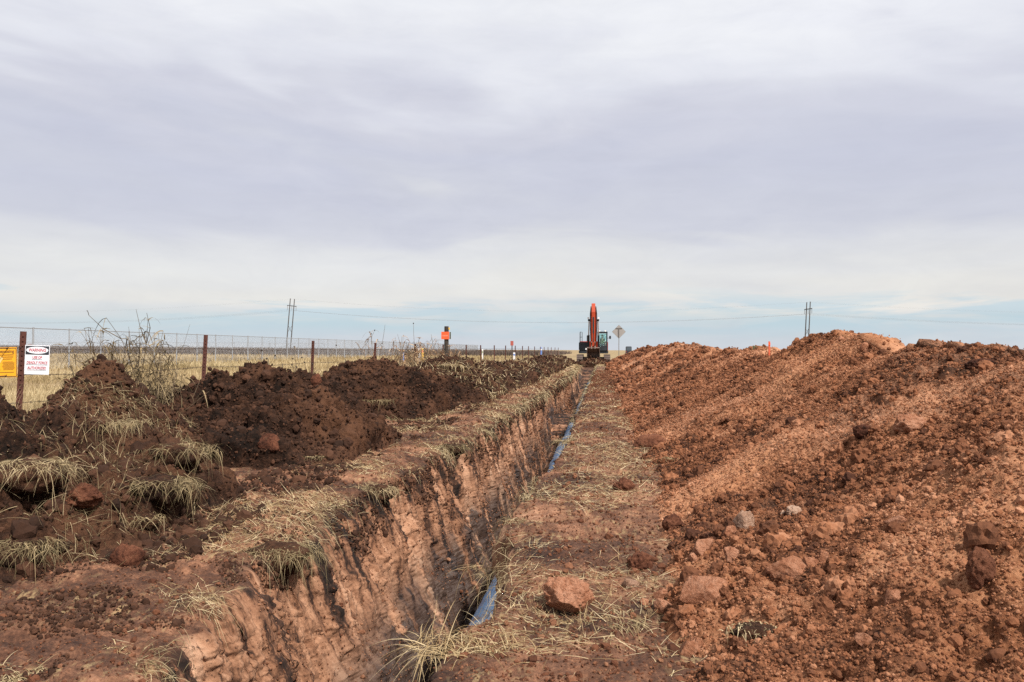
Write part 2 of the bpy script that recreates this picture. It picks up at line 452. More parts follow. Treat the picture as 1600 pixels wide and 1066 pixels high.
# ------------------------------------------------------------------ long spoil heap on the right
HY = [0, 6.45, 7.1, 8.3, 8.9, 9.4, 10.3, 11.2, 12.2, 13, 14.5, 16.8, 20, 24.5, 29, 34, 40, 45, 56, 66, 72, 75.5]
HH = [1.38, 1.38, 1.38, 1.38, 1.33, 1.37, 1.44, 1.49, 1.42, 1.30, 1.29, 1.42, 1.25, 1.37, 1.50, 1.58, 1.50, 1.45, 1.38, 1.40, 1.1, 0.0]
hy = np.exp(np.arange(math.log(1.15), math.log(76), 0.0042))
hy = np.concatenate([[-6, -3, -1, 0.3, 0.8], hy])
ridgeX = 3.3 + fbm(hy, 4.4, 0.2, 0.25, 3, 0.5, 71) * 0.6
toe = np.interp(hy, [0, 2, 3, 4, 6, 9, 14, 25, 45, 70], [.62, .55, .42, .40, .50, .52, .50, .50, .55, .45]) + fbm(hy, 1.4, 0.2, 0.42, 3, 0.5, 73) * 0.55
HT = (np.interp(hy - .34, HY, HH) - .12 + .10 * np.exp(-((hy - 11.4) / 1.2) ** 2) + fbm(hy, 7.7, .2, 1.1, 3, .5, 72) * .22) * np.where(hy < -4, 0.0, 1)
ts = np.concatenate([np.linspace(-0.06, 1.0, 640), np.linspace(1.0, 2.1, 110)[1:]])
T, HYg = np.meshgrid(ts, hy)
X = toe[:, None] + (ridgeX - toe)[:, None] * T
prof = np.where(T < 1, np.clip(T, 0, 1) ** 1.12, np.clip(2.02 - T, 0, 1.1))
prof = np.where(T < 0, T * 1.5, prof)
prof = prof - 0.06 * np.exp(-((T - 1) / 0.09) ** 2)
lob = fbm(HYg, T * 0.35, 0.5, 0.75, 3, 0.5, 75) * 0.34
Z = gz(HYg) + (HT[:, None] / 0.95) * (prof + lob * np.sin(np.clip(T, 0, 1) * math.pi) ** 0.8)
P = np.stack([X, HYg, Z], -1)
N = grid_normals(P); N *= np.sign(N[..., 2:3].mean())
x, y, z = X, HYg, Z
# downslope streaks of moist, cloddy soil between drier fine soil
sv = fbm(y * 1.0 + x * 0.35, x * 0.28, 0.3, 0.85, 4, 0.55, 81) * 1.5 + fbm(x, y, z, 2.0, 5, 0.65, 83) * 1.7
moist = np.clip(0.47 - .16 * (1 - sstep(3, 5, y)) * sstep(.9, 1.6, x) + sv + 0.10 * sstep(3, 5.5, y) - 0.22 * np.exp(-((y - 11.2) / 1.1) ** 2 - ((x - 3.2) / .8) ** 2), 0, 1)
fade = 1.0 / (1 + (y / 30) ** 2)
big = fbm(x, y, z, 1.5, 4, 0.5, 85) * 0.22
cz = np.clip(moist * 1.3 - 0.2, 0.12, 1)
clods = dome(x, y * 0.9, 5.5, 87) * 0.060 * np.clip(fbm(x, y, z, 3, 2, .5, 88) * 4 + .2, 0, 1) + dome(x + .3, y, 12, 89) * 0.034 + dome(x, y + .2, 27, 91) * 0.017
D = big + cz * clods + (1 - cz) * (dome(x, y, 32, 95) * 0.012 + dome(x, y, 14, 96) * .012) + fbm(x, y, z, 14, 4, 0.62, 93) * 0.05
D += fbm(y * 1.0 + x * .35, x * .2, .4, 3.3, 3, .5, 97) * 0.09 * np.clip(T, 0, 1)
D *= np.clip((T + 0.06) / 0.1, 0, 1) * (1 - sstep(1.7, 2.1, T))
P = P + N * D[..., None]
P[..., 2] = np.where(T > 2.0, P[..., 2] - .2, P[..., 2])
HP, HNn, HM = P, grid_normals(P), moist
HNn *= np.sign(HNn[..., 2:3].mean())
heapR = np_mesh('spoil_heap', P, grid_faces(*P.shape[:2]), M_HEAP, attrs={'moist': moist})
tag(heapR, 'long orange-brown bank of dug earth running along the right side of the trench', 'spoil heap')

# ------------------------------------------------------------------ dark topsoil heaps along the left side
LH = []
def left_heap(cx, cy, rx, ry, h, label, n=260, seed=0, peak=0.05, clod=1.0, moistb=0.5, skew=0.0):
    ext = 1.25
    u = np.linspace(-ext, ext, n); v = np.linspace(-ext, ext, int(n * min(1.6, max(1, ry / rx))))
    U, V = np.meshgrid(u, v)
    x = cx + U * rx; y = cy + V * ry
    wv = fbm(x, y, 0.3, 0.9, 4, 0.5, seed + 1)
    r = np.sqrt(U ** 2 + V ** 2) * (1 + wv * 0.75)
    pr = 1 + math.sqrt(peak) - np.sqrt(r * r + peak)
    pr = np.where(pr > 0, pr, pr * 0.9) / (1 + math.sqrt(peak) - math.sqrt(peak))
    pr = pr - 1.1 * sstep(.88, 1.18, np.maximum(np.abs(U), np.abs(V)))
    z = gz(y) - 0.02 + h * np.maximum(pr, -0.35) - 0.25 * sstep(-.05, -.3, pr)
    z = z + skew * U * h * np.clip(pr, 0, 1)
    P = np.stack([x, y, z], -1)
    N = grid_normals(P); N *= np.sign(N[..., 2:3].mean())
    k = sstep(0.0, .42, pr)
    D = fbm(x, y, z, 2.0, 3, 0.5, seed + 5) * (0.62 if seed == 100 else 0.10 if seed == 322 else 0.34) + clod * (fbm(x, y, z, 4.0, 6, 0.62, seed + 6, ridged=True) * 0.26 + dome(x, y, 3.0, seed + 7) * 0.10 + dome(x, y, 7.0, seed + 9) * 0.06 + dome(x + .1, y, 15, seed + 11) * 0.035) + fbm(x, y, z, 12, 5, 0.68, seed + 13) * 0.10
    P = P + N * ((D - 0.10 * clod) * k)[..., None]
    moist = np.clip(moistb + fbm(x, y, z, 1.5, 4, 0.6, seed + 15) * 2.0, 0, 1)
    o = np_mesh('soil_heap', P, grid_faces(*P.shape[:2]), M_DARK, attrs={'moist': moist})
    tag(o, label, 'soil heap', 'dark topsoil heaps between trench and fence')
    NN = grid_normals(P); NN *= np.sign(NN[..., 2:3].mean())
    LH.append((P, NN, pr, o))
    return o
left_heap(-4.6, 5.45, 1.75, 1.85, .70, 'low dark brown soil heap with grassy sods at the left picture edge', 420, 100, .12)
left_heap(-4.88, 7.75, .92, 1.0, 1.13, 'pointed straw-covered soil heap just right of the warning sign', 300, 322, .02, 0.18, 0.45)
left_heap(-4.25, 10.25, 1.65, 2.05, .86, 'broad dark chocolate soil heap in front of the second rusty fence post', 460, 140, .10, 1.15)
left_heap(-4.35, 16.1, 1.5, 2.3, .96, 'rounded dark soil heap behind the upright clod, with grass at its foot', 360, 160, .10)
left_heap(-4.0, 22.2, 1.5, 2.9, .98, 'dark soil heap below the wooden post with the orange sign', 300, 180, .06)
for i, (yy, lb) in enumerate([(29.5, 'grassy soil heap next beyond the orange-signed post'), (36, 'low sod-covered soil heap halfway between orange-signed post and excavator'), (43, 'lumpy grassy soil heap in front of the small red sign'),
                              (50, 'low dark soil heap just beyond the small red sign'), (56.5, 'last but one soil heap before the excavator tracks'), (62.5, 'small dark soil heap touching the left excavator track')]):
    left_heap(-3.75 + 0.012 * (yy - 29), yy, 1.5, 3.6, (.66 - .03 * i), lb, 170, 200 + 20 * i, .08)

# ------------------------------------------------------------------ placing things on the surface
left_heap(-.45, 63.2, 1.5, 1.1, .42, 'small mound of dug soil in the trench end below the excavator bucket', 90, 700, .1, .5, .3)
bpy.context.view_layer.update()
DG = bpy.context.evaluated_depsgraph_get()
TERRAIN = [ground, heapR] + [a[3] for a in LH]
def cast(o, d):
    best = None
    for ob in TERRAIN:
        ok, loc, nor, idx = ob.ray_cast(o, d)
        if ok and (best is None or (loc - o).length < (best[0] - o).length):
            best = (loc.copy(), nor.copy())
    return best
def hit(px, py):
    o = Vector((0, 0, CAMZ)); d = ray(px, py).normalized()
    b = cast(o, d)
    if b is None:
        return at(px, py, 60), Vector((0, 0, 1)), 60
    return b[0], b[1], b[0].y
def drop(x, y):
    b = cast(Vector((x, y, 6)), Vector((0, 0, -1)))
    return b[0] if b else Vector((x, y, 0))

# ---- crumbs and clods that nobody could count
def crumb_material(name, dark, mid, light):
    m, n, p = material(name)
    sh = n.attr('shade', 'INSTANCER')
    P = n.pos()
    f = n.math('ADD', n.math('MULTIPLY', sh, 0.7), n.math('MULTIPLY', n.noise(P, 40, 4, .6), 0.3))
    n.put(p.inputs['Base Color'], n.ramp(f, [(0.15, dark), (0.5, mid), (0.85, light)]))
    p.inputs['Roughness'].default_value = 0.95
    p.inputs['Specular IOR Level'].default_value = 0.15
    n.put(p.inputs['Normal'], n.bump(n.noise(P, 140, 4, .7), 0.8, 0.006))
    return m
def scatter(name, pts, scl, rot, shade, mat, subdiv=3):
    me = bpy.data.meshes.new(name)
    me.vertices.add(len(pts)); me.vertices.foreach_set('co', np.ascontiguousarray(pts, np.float32).ravel())
    for an, ty, av in (('scl', 'FLOAT_VECTOR', scl), ('rot', 'FLOAT_VECTOR', rot), ('shade', 'FLOAT', shade)):
        a = me.attributes.new(an, ty, 'POINT')
        a.data.foreach_set('vector' if ty == 'FLOAT_VECTOR' else 'value', np.ascontiguousarray(av, np.float32).ravel())
    a = me.attributes.new('pick', 'INT', 'POINT'); a.data.foreach_set('value', RNG.integers(0, 6, len(pts)).astype(np.int32))
    me.materials.append(mat)
    o = bpy.data.objects.new(name, me); COL.objects.link(o)
    ng = bpy.data.node_groups.new(name, 'GeometryNodeTree')
    ng.interface.new_socket('Geometry', in_out='INPUT', socket_type='NodeSocketGeometry')
    ng.interface.new_socket('Geometry', in_out='OUTPUT', socket_type='NodeSocketGeometry')
    g = NT(ng)
    gi, go = g.new('NodeGroupInput'), g.new('NodeGroupOutput')
    join = g.new('GeometryNodeJoinGeometry')
    for k in range(6):
        ico = g.new('GeometryNodeMeshIcoSphere'); ico.inputs['Radius'].default_value = 0.5; ico.inputs['Subdivisions'].default_value = subdiv
        sp = g.new('GeometryNodeSetPosition')
        nz = g.new('ShaderNodeTexNoise'); nz.inputs['Scale'].default_value = 2.6; nz.inputs['Detail'].default_value = 5; nz.inputs['Roughness'].default_value = .65
        ps = g.new('GeometryNodeInputPosition')
        va = g.new('ShaderNodeVectorMath', operation='ADD'); va.inputs[1].default_value = (k * 7.3, k * 3.1, 2.0)
        ng.links.new(ps.outputs[0], va.inputs[0]); ng.links.new(va.outputs[0], nz.inputs['Vector'])
        mu = g.math('MULTIPLY', g.math('SUBTRACT', nz.outputs[0], 0.5), 2.1)
        vs = g.new('ShaderNodeVectorMath', operation='SCALE')
        ng.links.new(ps.outputs[0], vs.inputs[0]); ng.links.new(mu, vs.inputs['Scale'])
        ng.links.new(ico.outputs['Mesh'], sp.inputs['Geometry']); ng.links.new(vs.outputs[0], sp.inputs['Offset'])
        sm = g.new('GeometryNodeSetMaterial'); sm.inputs['Material'].default_value = mat
        ng.links.new(sp.outputs[0], sm.inputs['Geometry'])
        ti = g.new('GeometryNodeGeometryToInstance')
        ng.links.new(sm.outputs[0], ti.inputs[0]); ng.links.new(ti.outputs[0], join.inputs[0])
    ip = g.new('GeometryNodeInstanceOnPoints'); ip.inputs['Pick Instance'].default_value = True
    def na(nm, ty):
        q = g.new('GeometryNodeInputNamedAttribute', data_type=ty); q.inputs['Name'].default_value = nm; return q.outputs['Attribute']
    ng.links.new(gi.outputs[0], ip.inputs['Points']); ng.links.new(join.outputs[0], ip.inputs['Instance'])
    ng.links.new(na('pick', 'INT'), ip.inputs['Instance Index'])
    er = g.new('FunctionNodeEulerToRotation'); ng.links.new(na('rot', 'FLOAT_VECTOR'), er.inputs[0])
    ng.links.new(er.outputs[0], ip.inputs['Rotation']); ng.links.new(na('scl', 'FLOAT_VECTOR'), ip.inputs['Scale'])
    ng.links.new(ip.outputs[0], go.inputs[0])
    md = o.modifiers.new('scatter', 'NODES'); md.node_group = ng
    return tag(o, kind='stuff')
def crumbs_on(name, P, Nn, sel, num, mat, smin, smax, power, shade_base, pxmin=1.6, subdiv=2, sink=0.22):
    idx = np.flatnonzero(sel.ravel())
    idx = RNG.choice(idx, num, replace=True)
    p = P.reshape(-1, 3)[idx]; nn = Nn.reshape(-1, 3)[idx]
    d = np.maximum(np.hypot(p[:, 0], p[:, 1]), 1)
    r = RNG.random(num)
    s = smin * (1 + r * ((smin / smax) ** power - 1)) ** (-1 / power)
    s = np.clip(np.maximum(s, pxmin * d / FPX * (0.7 + 0.9 * RNG.random(num))), None, smax)
    p = p + nn * (s * (0.25 - sink))[:, None] + (RNG.random((num, 3)) - .5) * .012 * d[:, None] * .3
    scl = s[:, None] * (0.75 + 0.5 * RNG.random((num, 3)))
    sb = shade_base.ravel()[idx] if isinstance(shade_base, np.ndarray) else shade_base
    shade = np.clip(sb + (RNG.random(num) - .5) * .55, 0, 1)
    return scatter(name, p, scl, RNG.random((num, 3)) * 6.28, shade, mat, subdiv)
MC_O = crumb_material('orange_crumb', (.055, .022, .013), (.25, .102, .050), (.48, .25, .148))
MC_D = crumb_material('dark_crumb', (.015, .0085, .006), (.052, .0245, .015), (.135, .063, .036))
MC_G = crumb_material('bench_crumb', (.035, .014, .009), (.15, .060, .032), (.36, .19, .11))
hsel = (HP[..., 1] > 1.6) & (HP[..., 1] < 60) & (T > 0) & (T < 1.12)
crumbs_on('soil_crumbs', HP, HNn, hsel & (HP[..., 1] < 22), 190000, MC_O, .006, .05, 3.1, 0.72 - 0.44 * HM, 1.4)
crumbs_on('soil_clods', HP, HNn, hsel & (HM > .45) & (HP[..., 1] > 3.2), 9000, MC_O, .022, .13, 2.9, 0.68 - 0.5 * HM, 4.0, 3)
g_bench = (GP[..., 1] > 2) & (GP[..., 1] < 45) & (GP[..., 0] > -.7) & (GP[..., 0] < .95) & (GW < .05)
crumbs_on('bench_crumbs', GP, GN, g_bench, 30000, MC_G, .006, .06, 2.8, .42, 1.2)
g_path = (GP[..., 1] > 2) & (GP[..., 1] < 45) & (GP[..., 0] > -3.6) & (GP[..., 0] < -1.6) & (GW < .2)
crumbs_on('path_crumbs', GP, GN, g_path, 16000, MC_G, .006, .045, 2.9, .40, 1.2)
ps_ = np.concatenate([a[0].reshape(-1, 3)[(a[2].ravel() > 0.05)] for a in LH]); ns_ = np.concatenate([a[1].reshape(-1, 3)[(a[2].ravel() > 0.05)] for a in LH])
g_foot = (GP[..., 1] > 4.5) & (GP[..., 1] < 40) & (GP[..., 0] > -3.7) & (GP[..., 0] < -2.45) & (GW < .05) & (fbm(GP[..., 0], GP[..., 1], .3, 1.1, 3, .5, 440) > -.05)
crumbs_on('fallen_topsoil', GP, GN, g_foot, 9000, MC_D, .012, .13, 2.1, .42, 2.0)
g_wall = (GP[..., 1] > 2.3) & (GP[..., 1] < 40) & (GP[..., 0] < -1.0) & (GW > .6) & (GP[..., 2] > -1.6)
crumbs_on('wall_crumbs', GP, GN, g_wall & (fbm(GP[..., 0], GP[..., 1], GP[..., 2], 2.2, 4, .6, 443) > .0), 16000, MC_G, .005, .05, 2.7, .62, 1.3)
g_lip = (GP[..., 1] > 2.3) & (GP[..., 1] < 45) & (GP[..., 0] < -1.1) & (atp > .22) & (atp < .97) & (GW > .3) & (fbm(GP[..., 0], GP[..., 1], GP[..., 2], 2.6, 4, .6, 445) > -.03)
crumbs_on('lip_crumbs', GP, GN, g_lip, 11000, MC_D, .007, .075, 2.3, .5, 1.6)
g_near = (GP[..., 1] > 2.2) & (GP[..., 1] < 7) & (GP[..., 0] > -3.6) & (GP[..., 0] < -1.7) & (GW < .3) & (fbm(GP[..., 0], GP[..., 1], .3, 1.6, 3, .5, 441) > .02)
crumbs_on('loose_dark_soil', GP, GN, g_near, 9000, MC_D, .006, .05, 2.4, .5, 1.4)
crumbs_on('topsoil_crumbs', ps_, ns_, np.ones(len(ps_), bool), 42000, MC_D, .014, .14, 2.2, .42, 2.2)

# ------------------------------------------------------------------ grass
def grass_material(name, a, b, c):
    m, n, p = material(name)
    n.put(p.inputs['Base Color'], n.ramp(n.attr('rnd'), [(0.0, a), (0.5, b), (1.0, c)]))
    p.inputs['Roughness'].default_value = 0.7
    p.inputs['Specular IOR Level'].default_value = 0.25
    tr = n.new('ShaderNodeBsdfTranslucent'); n.put(tr.inputs[0], n.ramp(n.attr('rnd'), [(0.0, a), (0.5, b), (1.0, c)]))
    mx = n.new('ShaderNodeMixShader'); mx.inputs[0].default_value = 0.25
    out = m.node_tree.nodes['Material Output']
    m.node_tree.links.new(p.outputs[0], mx.inputs[1]); m.node_tree.links.new(tr.outputs[0], mx.inputs[2])
    m.node_tree.links.new(mx.outputs[0], out.inputs['Surface'])
    return m
M_STRAW = grass_material('dry_straw', (.22, .14, .062), (.48, .355, .19), (.70, .58, .37))
M_TUFT = grass_material('tuft_grass', (.105, .080, .038), (.30, .225, .118), (.58, .46, .28))
M_FIELD = grass_material('field_grass', (.19, .14, .062), (.39, .295, .160), (.56, .455, .27))
M_RED = grass_material('reddish_grass', (.22, .11, .055), (.40, .245, .135), (.55, .40, .25))
M_BRUSH = grass_material('brown_brush', (.085, .064, .055), (.135, .103, .086), (.20, .155, .125))
M_STEM = simple('weed_stem', (.13, .09, .052), .8, 0, .3, 20)
M_LEAF = grass_material('weed_leaf', (.055, .042, .025), (.16, .115, .06), (.36, .27, .15))

def blade_arrays(base, dirs, L, Wd, droop, seg=3, rnd=None):
    n = len(base)
    t = np.linspace(0, 1, seg + 1)[None, :, None]
    up = np.array([0, 0, 1.0])
    ctr = base[:, None, :] + dirs[:, None, :] * L[:, None, None] * t
    ctr[..., 2] -= (droop * L)[:, None] * t[..., 0] ** 2
    side = np.cross(dirs, up + (RNG.random((n, 3)) - .5) * 1.2)
    side /= np.linalg.norm(side, axis=1, keepdims=True) + 1e-6
    # a little sideways curl
    curl = (RNG.random(n) - .5) * .5
    ctr = ctr + side[:, None, :] * (curl * L)[:, None, None] * t ** 2
    wv = (Wd[:, None] * (1 - 0.9 * t[..., 0] ** 1.6))[..., None] * side[:, None, :] * .5
    V = np.stack([ctr - wv, ctr + wv], 2).reshape(n, -1, 3)
    k = (seg + 1) * 2
    f = []
    for s in range(seg):
        f.append([2 * s, 2 * s + 1, 2 * s + 3, 2 * s + 2])
    F = (np.arange(n) * k)[:, None, None] + np.array(f)[None]
    rn = RNG.random(n) if rnd is None else rnd
    return V.reshape(-1, 3), F.reshape(-1, 4), np.repeat(rn, k)
def up_dirs(n, spread):
    a = RNG.random(n) * 6.283; s = np.abs(RNG.normal(0, spread, n))
    d = np.stack([np.cos(a) * np.sin(s), np.sin(a) * np.sin(s), np.cos(s)], 1)
    return d
def blades(name, base, dirs, L, Wd, droop, mat, seg=3, parent=None, rnd=None):
    V, F, rn = blade_arrays(base, dirs, L, Wd, droop, seg, rnd)
    return np_mesh(name, V, F, mat, parent, True, {'rnd': rn})

# field of dry grass beyond the heaps
n = 150000
yy = np.exp(RNG.uniform(math.log(5.5), math.log(125), n))
xx = -5.0 - RNG.random(n) ** 1.15 * (0.82 * yy + 4)
keep = (xx < -5.2) & (fbm(xx, yy, 0.2, .35, 3, .5, 401) > -.22 + .15 * RNG.random(n))
xx, yy = xx[keep], yy[keep]; n = len(xx)
gr = np.clip(fbm(xx, yy, .3, .16, 3, .5, 403) * 1.6 + .5 + RNG.normal(0, .2, n), 0, 1)
L = RNG.uniform(.14, .40, n) * (1 + .5 * sstep(20, 60, yy))
blades('field_grass', np.stack([xx, yy, gz(yy) - .03], 1), up_dirs(n, .42), L, np.maximum(.005, .00085 * yy) * RNG.uniform(.7, 1.4, n), RNG.uniform(.05, .45, n), M_FIELD, 3, None, gr)
tag(bpy.data.objects['field_grass'], kind='stuff')
# taller rank grass along the barbed wire fence
n = 60000
yy = 5 + 31 * RNG.random(n) ** 1.4 ** 1.0; xx = RNG.normal(-6.25, .62, n)
k = (xx < -5.1) & (fbm(xx, yy, .2, .8, 3, .5, 407) > -.12); xx, yy = xx[k], yy[k]; n = len(xx)
blades('fence_line_grass', np.stack([xx, yy, np.zeros(n) - .02], 1), up_dirs(n, .38), RNG.uniform(.35, 1.0, n) * np.where(yy < 13, 1.15, 1), np.maximum(.006, .0006 * yy), RNG.uniform(.15, .75, n), M_FIELD, 5)
tag(bpy.data.objects['fence_line_grass'], kind='stuff')
# brown brush at the far side of the field
n = 60000
yy = 125 + RNG.random(n) ** 1.6 * 130; xx = -8 - RNG.random(n) * 1.0 * (yy * .95)
L = RNG.uniform(.8, 1.45, n) * (0.85 + .5 * np.clip(-xx / 120, 0, 1))
blades('far_brush', np.stack([xx, yy, np.full(n, .05)], 1), up_dirs(n, .22), L, np.full(n, .16), RNG.uniform(0, .2, n), M_BRUSH, 2)
tag(bpy.data.objects['far_brush'], kind='stuff')
# straw lying on the path and the bench
def straw_on(name, P, Nn, sel, num, maskscale, thr, seed, Lr=(.05, .2), lift=.35, mat=M_STRAW):
    idx = np.flatnonzero(sel.ravel())
    idx = RNG.choice(idx, num * 3, replace=True)
    p = P.reshape(-1, 3)[idx]; nn = Nn.reshape(-1, 3)[idx]
    k = fbm(p[:, 0], p[:, 1], .4, maskscale, 3, .5, seed) + RNG.normal(0, .05, len(p)) > thr
    p, nn = p[k][:num], nn[k][:num]; n = len(p)
    d = RNG.normal(0, 1, (n, 3)); d[:, 0] *= 1.5
    d -= nn * (d * nn).sum(1, keepdims=True)
    d /= np.linalg.norm(d, axis=1, keepdims=True)
    d = d + nn * RNG.uniform(.02, lift, n)[:, None]
    dist = p[:, 1]
    o = blades(name, p + nn * .004 + (RNG.random((n, 3)) - .5) * np.array([.03, .03, 0]), d, RNG.uniform(*Lr, n) * (1 + dist / 25), np.maximum(.0028, .00055 * dist) * RNG.uniform(.7, 1.3, n), RNG.uniform(.05, .3, n), mat, 3)
    return tag(o, kind='stuff')
straw_on('path_straw', GP, GN, (GP[..., 1] > 2.2) & (GP[..., 1] < 62) & (GP[..., 0] > -3.3) & (GP[..., 0] < -1.2) & (GW < .6), 24000, 1.2, .03, 411, (.035, .13), .2)
straw_on('bench_straw', GP, GN, (GP[..., 1] > 2.2) & (GP[..., 1] < 62) & (GP[..., 0] > -.75) & (GP[..., 0] < .6) & (GW < .1), 8500, 1.1, .06, 413, (.03, .14), .3)
hs = np.concatenate([a[0].reshape(-1, 3)[(a[2].ravel() > 0.02)] for a in LH]); hn = np.concatenate([a[1].reshape(-1, 3)[(a[2].ravel() > 0.02)] for a in LH])
straw_on('heap_straw', hs, hn, hs[:, 1] < 7.3, 5500, 1.3, .10, 415, (.06, .20), .35, M_TUFT)
straw_on('far_heap_straw', hs, hn, hs[:, 1] > 20, 9000, .5, .02, 417, (.05, .16), .35, M_STRAW)
bhs, bhn, bpr, bo = LH[1]
straw_on('heap_hay', bhs, bhn, (bpr > .04) & (bpr < .84), 5200, 1.6, -.06, 419, (.05, .17), .2, M_TUFT)

def lip_grass(name, lipv, sgn, num, seed):
    yy = np.exp(RNG.uniform(math.log(2.6), math.log(58), num * 3))
    k = fbm(yy, .3, .2, 1.7, 4, .6, seed) + RNG.normal(0, .05, len(yy)) > .05
    yy = yy[k][:num]; n = len(yy)
    xx = np.interp(yy, yrows, lipv) + sgn * RNG.normal(.0, .07, n)
    zz = gz(yy) - .02 - .10 * np.clip(sgn * (xx - np.interp(yy, yrows, lipv)) * 6, 0, 1)
    d = np.stack([sgn * RNG.uniform(-.2, 1.0, n), RNG.normal(0, .7, n), RNG.uniform(-.5, .8, n)], 1)
    d /= np.linalg.norm(d, axis=1, keepdims=True)
    o = blades(name, np.stack([xx, yy, zz], 1), d, RNG.uniform(.05, .19, n) * (1 + yy / 40), np.maximum(.003, .00055 * yy), RNG.uniform(.3, 1.3, n), M_TUFT, 4)
    return tag(o, kind='stuff')
lip_grass('edge_grass', lipL, 1, 5200, 431)
lip_grass('bench_edge_grass', lipR, -1, 1800, 433)

# ------------------------------------------------------------------ sods and tufts one can point at
G_SOD = 'grassy sods and tufts torn up beside the trench'
def rock_mesh(name, loc, size, mat, seed, parent=None, sub=5, rough=.32, squash=(1, 1, 1), angular=0.0, rotz=0.0):
    bm = bmesh.new(); bmesh.ops.create_icosphere(bm, subdivisions=sub, radius=0.5)
    v = np.array([q.co[:] for q in bm.verts], np.float32)
    f = np.array([[a.index for a in q.verts] for q in bm.faces], np.int32); bm.free()
    u = v / np.linalg.norm(v, axis=1, keepdims=True)
    s = float(seed) * 3.7
    r = 1 + fbm(u[:, 0] + s, u[:, 1] + s, u[:, 2], 1.5, 3, .55, seed) * rough * 2.0 + fbm(u[:, 0] + s, u[:, 1], u[:, 2], 5, 6, .62, seed + 3) * rough * 1.25
    if angular:
        rg = np.random.default_rng(seed)
        for q in range(9):
            nn = rg.normal(0, 1, 3); nn /= np.linalg.norm(nn); c = rg.uniform(.48, .80)
            dd = (u @ nn) * r
            r = np.where(dd > c, r * (1 - angular * (1 - c / np.maximum(dd, 1e-3))), r)
    v = u * .5 * r[:, None] * np.array(size)[None]
    ca, sa = math.cos(rotz), math.sin(rotz)
    v = np.stack([v[:, 0] * ca - v[:, 1] * sa, v[:, 0] * sa + v[:, 1] * ca, v[:, 2]], 1)
    o = np_mesh(name, v, f, mat, parent, True, {'moist': np.full(len(v), .5)})
    o.location = loc
    return o
def tuft_data(nb, rad, L, lean, spread, dist, flat=1.0):
    a = RNG.random(nb) * 6.283; rr = np.sqrt(RNG.random(nb)) * rad
    base = np.stack([np.cos(a) * rr, np.sin(a) * rr * flat, np.full(nb, 0.0)], 1)
    hd = RNG.random(nb) * 6.283
    d = np.stack([np.cos(hd), np.sin(hd), RNG.uniform(-.2, .62, nb)], 1) * RNG.uniform(.5, 1.0, nb)[:, None] + np.array(lean)[None] * RNG.uniform(.2, 1.2, nb)[:, None] + base / max(rad, .01) * .12
    d /= np.linalg.norm(d, axis=1, keepdims=True)
    Ls = L * np.clip(RNG.lognormal(-.35, .45, nb), .2, 1.5)
    return base, d, Ls, np.maximum(.0035, .0006 * dist) * RNG.uniform(.7, 1.4, nb)
def sod(px, py, wpx, label, nb=260, lean=(0, 0, 0), block=True, L=None, hang=.75, matg=M_TUFT, asp=.55):
    loc, nor, d = hit(px, py)
    wd = wpx * d / FPX
    root = bpy.data.objects.new('grass_sod' if block else 'grass_tuft', None); COL.objects.link(root)
    root.location = loc
    tag(root, label, 'grass sod' if block else 'grass tuft', G_SOD)
    if block:
        rock_mesh('soil_block', (0, 0, -wd * .02), (wd * 1.15, wd * .95, wd * asp), M_DARK, 500 + int(px), root, 4, .38)
    nb = int(nb * 1.35)
    base, dr, Ls, Wd = tuft_data(nb, wd * .86, (L or wd * .55) * .68, lean, 1.0, d, .75)
    if block:
        base[:, 2] = wd * asp * .5 * np.sqrt(np.clip(1 - (base[:, 0] ** 2 + base[:, 1] ** 2) / (wd * .88) ** 2, 0, 1)) * .9 - wd * .02
    blades('grass', base, dr, Ls, Wd, RNG.uniform(hang * .3, hang * 1.6, nb), matg, 5, root, np.clip(RNG.random(nb) * .8 + random.uniform(-.15, .3), 0, 1))
    return root
sod(262, 712, 100, 'wide dark overturned sod with a fringe of pale grass, below the straw-covered heap', 420, (.3, -.5, -.1))
sod(245, 765, 90, 'shaggy grey-green sod directly below the wide overturned sod', 520, (-.1, -.7, -.1))
sod(40, 742, 105, 'large grassy sod hanging over a dark hollow at the left edge', 420, (.5, -.5, -.1))
sod(22, 862, 90, 'pale drooping grass sod lowest on the left edge', 460, (.1, -.8, -.2))
sod(222, 815, 50, 'small straw-coloured sod below the shaggy grey-green one', 220, (0, -.6, 0))
sod(165, 660, 80, 'grass clump spilling down the foot of the straw-covered heap', 420, (.1, -.7, 0), False, None, .9)
sod(432, 872, 90, 'biggest grass tuft overhanging the near trench edge', 420, (.45, -.4, -.1), True, None, .9)
sod(588, 770, 46, 'grass tuft on the trench edge above the pale clay patch', 260, (.5, -.3, 0), True, None, .9)
sod(705, 703, 36, 'round grass tuft on the trench edge, farther than the pale clay patch', 240, (.3, -.2, 0), True, None, .8)
sod(488, 712, 34, 'lone small grass tuft on bare dark soil left of the trench path', 160, (0, -.3, 0), False)
sod(610, 655, 60, 'yellowish grass clump at the foot of the rounded dark heap', 380, (0, -.4, .1), False, .28)
sod(575, 625, 50, 'dry grass patch behind the foot of the rounded dark heap', 320, (0, -.2, .1), False, .22)
sod(686, 645, 24, 'small upright yellow grass tuft on the left path', 160, (0, -.1, .2), False)
sod(702, 575, 30, 'drooping grass sod on the peak below the orange-signed post', 260, (0, -.6, 0), True, None, 1.1)
sod(775, 890, 60, 'spiky pale grass tuft leaning into the trench above the blue pipe', 170, (-.7, -.1, .0), False, .20, .5, M_STRAW)
sod(728, 1010, 100, 'large sprawling straw tuft at the bottom of the picture on the right trench edge', 330, (-.35, -.3, .1), False, .30, .6, M_STRAW)
sod(830, 815, 50, 'grass tuft on the right trench edge beyond the spiky one', 190, (-.4, -.1, .0), False, .16, .7)
